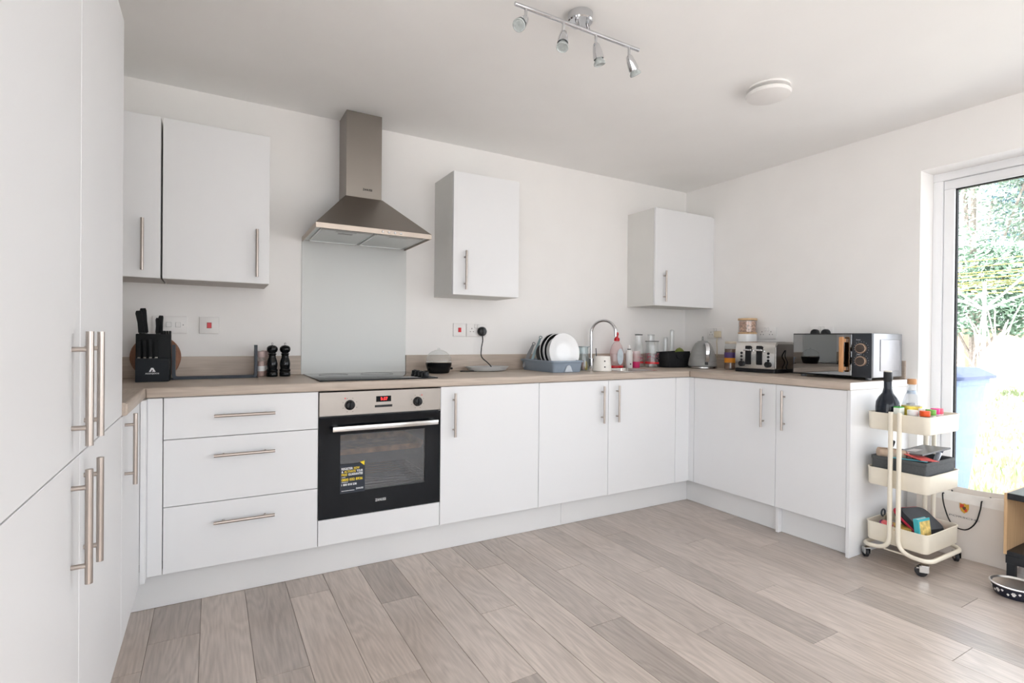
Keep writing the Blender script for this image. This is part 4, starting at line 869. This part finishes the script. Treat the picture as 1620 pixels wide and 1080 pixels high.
# middle tray: felt box with papers
FELT = mat('grey_felt', (.085, .09, .093), .9, var=.12, scale=120, bump=.3)
t = thing('felt_box', 'dark grey felt storage box filled with papers on the middle tier', 'storage box', (TX, TY, Z2))
b = MB(); q = lambda s, z: rrect(-.152 - s, -.118 - s, .152 + s, .118 + s, .008, z, 3)
b.loft([q(0, 0), q(.002, .122), q(.005, .124), q(.005, .139), q(-.004, .139), q(-.005, .02)]); b.build('box_wall', FELT, t)
def card(name, label, cat, x, y, z, sx_, sy_, rot, m, th=.004, m2=None, m2box=None):
    t = thing(name, label, cat, (x, y, z)); t.rotation_euler = rot
    b = MB(); b.box(-sx_, -sy_, 0, sx_, sy_, th, .001, 1); b.build('sheet', m, t)
    if m2: b = MB(); b.box(*m2box); b.build('printed_panel', m2, t)
PB_ = Z2 + .133
card('leaflet', 'teal and white leaflet lying in the felt box', 'leaflet', TX - .085, TY - .025, PB_, .045, .07, (.0, .12, .3), mat('teal_paper', (.12, .45, .55), .5, var=.3, scale=30))
card('leaflet', 'red and white leaflet lying over the teal one', 'leaflet', TX - .055, TY - .055, PB_ + .012, .05, .055, (.1, .1, -.4), mat('red_paper', (.68, .09, .08), .5, var=.5, scale=24))
card('plastic_pouch', 'silver grey plastic pouch with a white sticker propped in the felt box', 'pouch', TX + .03, TY - .03, PB_ + .034, .09, .075, (-.10, -.16, -.3), mat('grey_polythene', (.16, .165, .17), .3, var=.1), .008, mat('white_sticker', (.8, .78, .8), .4), (-.055, -.01, .0083, -.005, .04, .0093))
t = thing('packet', 'silver foil packet slanting up from the felt box corner', 'packet', (TX + .07, TY - .075, PB_ - .005)); t.rotation_euler = (.35, -.6, .1); b = MB(); b.box(-.06, -.012, 0, .07, .012, .02, .004, 2); b.build('foil', mat('silver_foil', (.55, .57, .62), .3, .6, var=.2), t); b = MB(); b.box(.04, -.0125, .001, .055, .0125, .0205); b.build('printed_band', mat('navy_print', (.06, .07, .11), .5), t)
t = thing('paper_roll', 'tan paper roll lying across the felt box', 'paper roll', (TX - .10, TY + .045, PB_ + .025)); b = MB(); b.rev((-.045, .05, 0), (1, -.95, -.1), [(.012, 0), (.024, .001), (.026, .06), (.022, .12), (.012, .125)], 22); b.build('paper', mat('tan_paper', (.50, .38, .29), .7, var=.15), t); b = MB(); b.rev((.047, -.038, -.011), (1, -.95, -.1), [(.010, 0), (.019, .0005), (.017, .02)], 18); b.build('wrapper_end', mat('rose_paper', (.70, .40, .38), .6), t)
t = thing('small_torch', 'small black torch propped upright between the tube uprights', 'torch', (TX - .125, TY + .06, PB_ + .005)); b = MB(); b.rev((0, 0, 0), (.15, -.2, 1), [(.010, 0), (.010, .05), (.008, .052)], 16); b.build('grip', mat('pale_grip', (.72, .68, .66), .5), t); b = MB(); b.rev((.0085, -.0105, .052), (.15, -.2, 1), [(.011, 0), (.013, .01), (.013, .03), (.009, .034)], 18); b.build('head', BLACKP, t)
# bottom tray
t = thing('zip_case', 'black padded zip case with red piping lying in the lowest tier', 'case', (TX + .03, TY - .02, Z3 + .088)); t.rotation_euler = (.62, .08, -.12)
b = MB(); b.loft([rrect(-.105, -.07, .105, .07, .03, -.022), rrect(-.115, -.08, .115, .08, .035, -.01), rrect(-.115, -.08, .115, .08, .035, .01), rrect(-.10, -.065, .10, .065, .03, .024)]); b.build('padded_shell', mat('black_neoprene', (.018, .02, .026), .6, var=.1), t)
b = MB(); b.tube([Vector(p) for p in rrect(-.117, -.082, .117, .082, .036, .0, 6)], .006, 8, True); b.build('red_piping', mat('red_piping', (.55, .02, .06), .5), t)
t = thing('picture_book', 'small turquoise book with a yellow picture standing in the lowest tier', 'book', (TX - .105, TY - .104, Z3 + .035)); t.rotation_euler = (-.12, 0, -.12)
b = MB(); b.box(-.045, -.003, 0, .045, 0, .112); b.box(-.045, .016, 0, .045, .019, .112); b.box(-.048, -.003, 0, -.045, .019, .112); cv = b.build('cover', mat('turquoise_cover', (.06, .42, .48), .4, var=.05), t)
b = MB(); b.box(-.044, .0003, .003, .042, .0157, .109); b.build('pages', mat('page_white', (.78, .76, .72), .7), t)
b = MB(); b.box(-.038, -.0038, .01, .043, -.0029, .1); b.build('cover_picture', mat('yellow_picture', (.62, .46, .16), .5, var=.5, scale=40), cv)
t = thing('picture_book', 'yellow and brown book lying behind the black zip case', 'book', (TX - .11, TY + .0, Z3 + .062)); t.rotation_euler = (.1, .05, .5); b = MB(); b.box(-.05, -.035, 0, .05, .035, .003); b.box(-.05, -.035, .017, .05, .035, .02); b.box(-.053, -.035, 0, -.05, .035, .02); b.build('cover', mat('ochre_cover', (.48, .30, .06), .5, var=.4, scale=40), t); b = MB(); b.box(-.0495, -.033, .0033, .048, .033, .0167); b.build('pages', MATS['page_white'], t)
t = thing('purse', 'pink and purple purse tucked between the books and tray side', 'purse', (TX - .12, TY + .05, Z3 + .05)); t.rotation_euler = (.5, 0, .3); b = MB(); b.loft([rrect(-.03, -.045, .03, .045, .015, 0), rrect(-.032, -.047, .032, .047, .016, .012), rrect(-.026, -.04, .026, .04, .014, .024)]); b.build('body', mat('coral_fabric', (.80, .16, .17), .7, var=.1), t); b = MB(); b.tube([Vector(p) for p in rrect(-.033, -.048, .033, .048, .017, .012, 4)], .004, 6, True); b.build('trim', mat('plum_trim', (.16, .03, .14), .6), t)
card('paper_sheet', 'folded white paper sheet leaning in the lowest tier', 'paper', TX - .03, TY + .055, Z3 + .03, .06, .045, (.75, 0, .25), mat('white_paper', (.82, .82, .84), .6), .003)
t = thing('keyring', 'dark metal keyring hooked over the lowest tray rim', 'keyring', (TX - .02, TY + hy - .013, .199)); b = MB(); b.tube([(.018 * math.cos(2 * PI * k / 24), 0, .012 + .018 * math.sin(2 * PI * k / 24)) for k in range(24)], .004, 8, True); b.build('ring', SLATE, t); b = MB(); b.box(-.01, -.012, -.03, .012, -.006, .0, .002, 1); b.build('fob', mat('beige_fob', (.45, .38, .28), .6), t)

# ------------------------------------------------------------------ paper carrier bag
BAG = mat('off_white_card', (.74, .69, .645), .55, var=.02, scale=3, bump=.1)
t = thing('carrier_bag', 'large off-white card carrier bag with a crest and black cord handles', 'bag', (3.045, -1.918, .001), -PI / 2 + .06)
bw, bd, bh = .20, .075, .35
b = MB()
def bl(z, s, sag=0):
    n = 8; out = []
    for i in range(n + 1): u = -1 + 2 * i / n; out.append((u * bw, -bd * s - .012 * math.sin(PI * (i / n)) * (z / bh) * .6, z + sag * (1 - u * u)))
    for i in range(n + 1): u = 1 - 2 * i / n; out.append((u * bw, bd * s + .008 * math.sin(PI * (i / n)), z + sag * (1 - u * u)))
    return out
lp0 = [bl(0, 1), bl(.1, .98), bl(.2, .92), bl(.285, .9), bl(bh, .86, -.016)]
lp1 = [[(x * .988, y * .96, z) for x, y, z in bl(bh, .86, -.016)], [(x * .985, y * .94, z) for x, y, z in bl(.15, .95)], [(x * .985, y * .95, max(z, .004)) for x, y, z in bl(.004, 1)]]
b.loft(lp0 + lp1); bagb = b.build('bag_body', BAG, t)
b = MB(); b.loft([[(x * 1.004, y * 1.02 - .0006, z) for x, y, z in bl(.287, .9)], [(x * 1.004, y * 1.02 - .0006, z + .0006) for x, y, z in bl(bh, .865, -.016)], [(x * .999, y, z + .0006) for x, y, z in bl(bh, .86, -.016)], [(x * .999, y, z) for x, y, z in bl(.287, .897)]], closed=True); b.build('top_cuff', mat('white_card_cuff', (.82, .80, .77), .5), t)
for s in (-1, 1):
    b = MB(); yy = s * (bd * .9 + .006)
    if s < 0: pts = [(-.075, yy + .01, .315), (-.078, yy - .012, .315), (-.068, yy - .016, .25), (-.035, yy - .02, .17), (.02, yy - .02, .155), (.06, yy - .018, .2), (.078, yy - .016, .27), (.082, yy - .013, .312), (.08, yy + .01, .313)]
    else: pts = [(-.08, yy - .012, .31), (-.08, yy - .02, .312), (-.07, yy - .028, .29), (-.04, yy - .03, .25), (.04, yy - .03, .25), (.07, yy - .028, .29), (.08, yy - .02, .312), (.08, yy - .012, .31)]
    b.tube(smooth(pts, 6), .0032, 8); b.build('cord_handle', BLACKP, t)
GOLD = mat('crest_gold', (.62, .36, .05), .4); CRR = mat('crest_red', (.60, .06, .03), .5)
b = MB(); cxx, czz, yf = .012, .262, -bd * .915 - .0105
sh = [(-.019, .024), (-.008, .021), (0, .025), (.008, .021), (.019, .024), (.019, 0), (.013, -.016), (0, -.027), (-.013, -.016), (-.019, 0)]
b.prism([(cxx + x, czz + z) for x, z in sh], yf - .0012, yf, 'XZ'); cr_ = b.build('crest', GOLD, bagb)
b = MB()
b.box(cxx - .017, yf - .0019, czz + .001, cxx - .001, yf - .0011, czz + .019); b.box(cxx + .001, yf - .0019, czz - .017, cxx + .011, yf - .0011, czz - .001); b.build('crest_quarters', CRR, cr_)
b = MB(); b.prism([(cxx + x * .36, czz + z * .36) for x, z in sh], yf - .0026, yf - .0018, 'XZ'); b.build('crest_shield', mat('crest_dark', (.12, .06, .03), .5), cr_)
text('lettering', 'PORSCHE', mat('grey_print', (.18, .18, .19), .5), bagb, .125, (cxx, yf - .0016, .213), height=.0085, rot=(PI / 2, 0, 0))

# ------------------------------------------------------------------ low bench and dog bowl
BLKW = mat('black_stained_wood', (.018, .02, .024), .42, var=.15, scale=14)
t = thing('low_shelf_unit', 'low open shelf unit with oak sides and black top beside the patio door', 'shelf unit', (2.855, -2.125, 0), -PI / 2)
bwid, bdep = .9, .30
b = MB(); b.box(.012, -.004, .382, bwid - .012, bdep, .412, .002, 1); b.build('top_board', BLKW, t)
for x0 in (0, bwid - .012): b = MB(); b.box(x0, 0, .118, x0 + .0118, bdep, .41, .001, 1); b.build('side_panel', OAKSIDE, t)
b = MB(); b.box(.012, .002, .118, bwid - .012, bdep, .136, .001, 1); b.build('bottom_board', BLKW, t)
b = MB(); b.box(.012, bdep - .008, .137, bwid - .012, bdep, .381); b.build('back_panel', OAKSIDE, t)
b = MB(); b.box(.008, 0, .078, bwid - .008, .03, .1175, .001, 1); b.box(.008, bdep - .03, .078, bwid - .008, bdep, .1175, .001, 1); b.box(.008, .03, .078, .038, bdep - .03, .1175); b.box(bwid - .038, .03, .078, bwid - .008, bdep - .03, .1175); b.build('base_frame', BLKW, t)
for x0 in (.012, bwid - .042):
    for y0 in (.0, bdep - .03): b = MB(); b.box(x0, y0, .001, x0 + .03, y0 + .03, .0778, .001, 1); b.build('leg', BLKW, t)
t = thing('dog_bowl', 'steel dog bowl with a black outside and white paw prints', 'dog bowl', (2.683, -2.222, .001))
ro = .088
b = MB(); b.lathe([(ro * .80, 0), (ro * .83, .003), (ro * .97, .044), (ro * .95, .046), (ro * .8, .01)], seg=44); sh_ = b.build('outer_shell', mat('black_rubber_coat', (.014, .016, .03), .45, var=.08), t)
b = MB(); b.lathe([(ro * .96, .046), (ro * 1.03, .048), (ro * 1.035, .051), (ro * .97, .053), (ro * .9, .048), (ro * .76, .012), (ro * .6, .006), (ro * .3, .005)], seg=44); b.build('steel_bowl', mat('satin_bowl_steel', (.78, .77, .76), .3, 1.), t)
b = MB()
for k in range(18):
    a = 1.9 + k * .24
    def spot(da, dz, r):
        aa = a + da; z = .024 + dz; rr2 = ro * (.83 + .14 * (z - .003) / .041) + .0004; n = Vector((math.cos(aa), math.sin(aa), -.2))
        p = Vector((rr2 * math.cos(aa), rr2 * math.sin(aa), z)); b.rev(p - n * .001, n, [(r, 0), (r, .0015)], 8)
    big = k % 3 == 0; s_ = 1 if big else .55; dz0 = 0 if big else (.006 if k % 3 == 1 else -.006)
    spot(0, dz0 - .002 * s_, .0058 * s_)
    for da, dz in ((-.075, .003), (-.03, .0075), (.03, .0075), (.075, .003)): spot(da * s_, dz0 + dz * s_, .0024 * s_ + .0005)
b.build('paw_prints', WPLAST, sh_)

# ------------------------------------------------------------------ garden beyond the patio door
GZ = -.15
b = MB(); b.box(-30, -30, GZ - .2, 40, 25, GZ); g = b.build('ground', mat('bleached_lawn', (.44, .425, .405), .95, var=.35, scale=3.5, bump=.4)); g['kind'] = 'structure'
b = MB(); b.box(W + WD, YR - 1.5, GZ + .001, W + WD + 1.1, .2, GZ + .04, .004, 1); o = b.build('patio_slab', mat('pale_paving', (.52, .51, .50), .85, var=.1, scale=8, bump=.3)); struct(o)
# grass tufts
b = MB(); rg = random.Random(3)
for k in range(9000):
    x = 4.5 + 14 * rg.random() ** 1.4; y = -3.1 + (x + .4) * (.22 + .28 * rg.random()); h = .04 + .08 * rg.random(); a = rg.random() * PI; wv_ = .012 + .01 * rg.random(); lx, ly = (rg.random() - .5) * .06, (rg.random() - .5) * .06
    b.quad((x - wv_ * math.cos(a), y - wv_ * math.sin(a), GZ), (x + wv_ * math.cos(a), y + wv_ * math.sin(a), GZ), (x + lx + .002, y + ly, GZ + h), (x + lx - .002, y + ly, GZ + h))
o = b.build('grass', mat('grass_blades', (.34, .42, .20), .8, var=.35, scale=2)); tag(o, 'short pale green grass growing on the lawn outside', 'grass', kind='stuff')
# timber fence: boards and posts
t = thing('garden_fence', 'pale timber board fence at the far side of the lawn', 'fence', (19.0, 0, GZ))
FEN = wood('fence_timber', (.42, .30, .20), (.62, .48, .34), 'Z', .8, rand=True, wave=10, amp=.06)
q = MB(); q.box(-.009, -.07, .06, .009, .07, 1.72, .003, 1); fm = q.mesh('board', FEN)
y = -1.0
while y < 6.4:
    o = bpy.data.objects.new('board', fm); col.objects.link(o); o.location = (0, y, rg.uniform(-.01, .01)); o.parent = t; y += .146
q = MB(); q.box(.012, -.05, 0, .112, .05, 1.8, .005, 1); pmesh = q.mesh('post', FEN)
for k in range(5): o = bpy.data.objects.new('post', pmesh); col.objects.link(o); o.location = (0, -1 + k * 1.83, 0); o.parent = t
for z in (.4, 1.4): q = MB(); q.box(.0095, -1.05, z, .05, 6.4, z + .08); q.build('rail', FEN, t)
# trees
def leaves(b, c, rad, n, size, rg):
    for k in range(n):
        u = Vector((rg.gauss(0, 1), rg.gauss(0, 1), rg.gauss(0, 1))).normalized() * (rg.random() ** .4)
        p = Vector((c[0] + u.x * rad[0], c[1] + u.y * rad[1], c[2] + u.z * rad[2]))
        d = Vector((rg.gauss(0, 1), rg.gauss(0, 1), rg.gauss(0, .7))).normalized(); e = d.orthogonal().normalized(); s = size * rg.uniform(.6, 1.3)
        b.quad(p - d * s, p - e * s * .45, p + d * s, p + e * s * .45)
def tree(name, label, base, h, blobs, n, size, c, bark):
    t = thing(name, label, 'tree', base); r_ = random.Random(len(label))
    b = MB(); b.tube(smooth([(0, 0, 0), (.05, .04, h * .35), (-.04, 0, h * .7), (0, .05, h * .95)], 5), .07, 8)
    for c_, rad in blobs: b.tube(smooth([(0, 0, h * .2), (c_[0] * .5, c_[1] * .5, (c_[2] + h * .2) / 2 + .1), c_], 4), .03, 6)
    b.build('trunk', bark, t)
    b = MB()
    for c_, rad in blobs: leaves(b, c_, rad, n, size, r_)
    b.build('foliage', mat('leaf_' + label[:12], c, .7, var=.45, scale=2.5), t)
BARK = mat('grey_bark', (.32, .28, .25), .9, var=.3, bump=.5)
tree('bushy_tree', 'ivy covered bushy tree overhanging the timber fence', (15.6, 2.35, GZ), 4.2, [((-.2, -.2, 2.2), (.9, 1.1, .8)), ((0, -.6, 3.0), (.9, .8, .7)), ((.2, .3, 3.3), (1, 1, .9)), ((0, -.9, 2.0), (.7, .7, .6)), ((.2, .9, 2.4), (.8, .7, .8))], 1500, .075, (.22, .33, .24), BARK)
tree('tall_tree', 'tall airy tree rising above the washing line', (18.0, 3.2, GZ), 8.5, [((0, -.4, 5.2), (1.4, 1.7, 1.0)), ((-.3, .2, 6.4), (1.3, 1.4, 1)), ((.2, -1.1, 4.5), (1.1, 1, .8)), ((0, .3, 7.7), (1, 1.2, .8)), ((0, -1.2, 6.0), (1, .9, .7))], 800, .085, (.27, .36, .28), BARK)
tree('dark_conifer', 'blue green conifer standing behind the tall airy tree', (20.5, 2.9, GZ), 9, [((0, 0, 4.5), (1, 1.1, 1.3)), ((0, .1, 6.3), (.9, .9, 1.2)), ((0, 0, 7.9), (.6, .7, 1.1)), ((0, -.2, 9), (.35, .4, .7))], 1400, .09, (.12, .22, .24), BARK)
# bare twigs of shrub
t = thing('bare_shrub', 'tangle of bare pale twigs in front of the fence', 'shrub', (14.6, 1.75, GZ)); b = MB(); r_ = random.Random(11)
for k in range(26):
    x, y = r_.uniform(-.25, .25), r_.uniform(-.3, .3); dx, dy = r_.gauss(0, .35), r_.gauss(0, .5); h = r_.uniform(1.2, 2.3)
    b.tube(smooth([(x * .3, y * .3, 0), (x + dx * .3, y + dy * .3, h * .4), (x + dx * .8, y + dy * .7, h * .75), (x + dx, y + dy * 1.2, h * .95)], 3), .012, 5)
b.build('twigs', mat('pale_twig', (.62, .56, .52), .8, var=.2), t)
# rotary washing line
t = thing('rotary_washing_line', 'rotary washing line with yellow lines standing on the lawn', 'washing line', (8.6, -.15, GZ))
GALV = mat('galvanised_tube', (.5, .52, .54), .4, .6)
b = MB(); b.cyl((0, 0, 0), (0, 0, 2.1), .022, seg=12); b.build('pole', GALV, t)
for k in range(4): a = PI / 4 + k * PI / 2; b = MB(); b.cyl((0, 0, 1.72), (1.25 * math.cos(a), 1.25 * math.sin(a), 2.3), .014, seg=8); b.build('arm', GALV, t)
YL = mat('yellow_line', (.80, .66, .08), .5)
for k in range(6):
    f = .42 + .11 * k; c_ = [(1.25 * f * math.cos(PI / 4 + j * PI / 2), 1.25 * f * math.sin(PI / 4 + j * PI / 2), 1.725 + .58 * f) for j in range(4)]
    b = MB()
    for j in range(4): b.cyl(c_[j], c_[(j + 1) % 4], .0045, seg=6)
    b.build('line', YL, t)
# wheelie bin
t = thing('wheelie_bin', 'blue wheelie bin standing outside against the patio door', 'bin', (4.0, -1.315, GZ + .041), 0)
BLU = mat('faded_blue_plastic', (.22, .33, .55), .5, var=.08)
b = MB(); b.loft([rrect(-.2, -.2, .2, .22, .05, .03), rrect(-.27, -.29, .27, .27, .05, .95), rrect(-.285, -.305, .285, .285, .05, .95), rrect(-.285, -.305, .285, .285, .05, .985), rrect(-.25, -.27, .25, .25, .05, .985)]); b.build('body', BLU, t)
b = MB(); b.loft([rrect(-.29, -.34, .29, .29, .05, .99), rrect(-.29, -.34, .29, .29, .05, 1.01), rrect(-.24, -.26, .24, .24, .05, 1.06)]); b.build('lid', mat('navy_bin_lid', (.09, .13, .27), .5), t)
for s in (-.25, .25): b = MB(); b.rev((s - .025, .24, .1), (1, 0, 0), [(.08, 0), (.1, .01), (.1, .04), (.08, .05)], 24); b.build('wheel', TYRE, t)
b = MB(); b.cyl((-.2, .33, .96), (.2, .33, .96), .016, seg=12); b.box(-.2, .27, .95, -.18, .335, .97); b.box(.18, .27, .95, .2, .335, .97); b.build('handle', BLU, t)
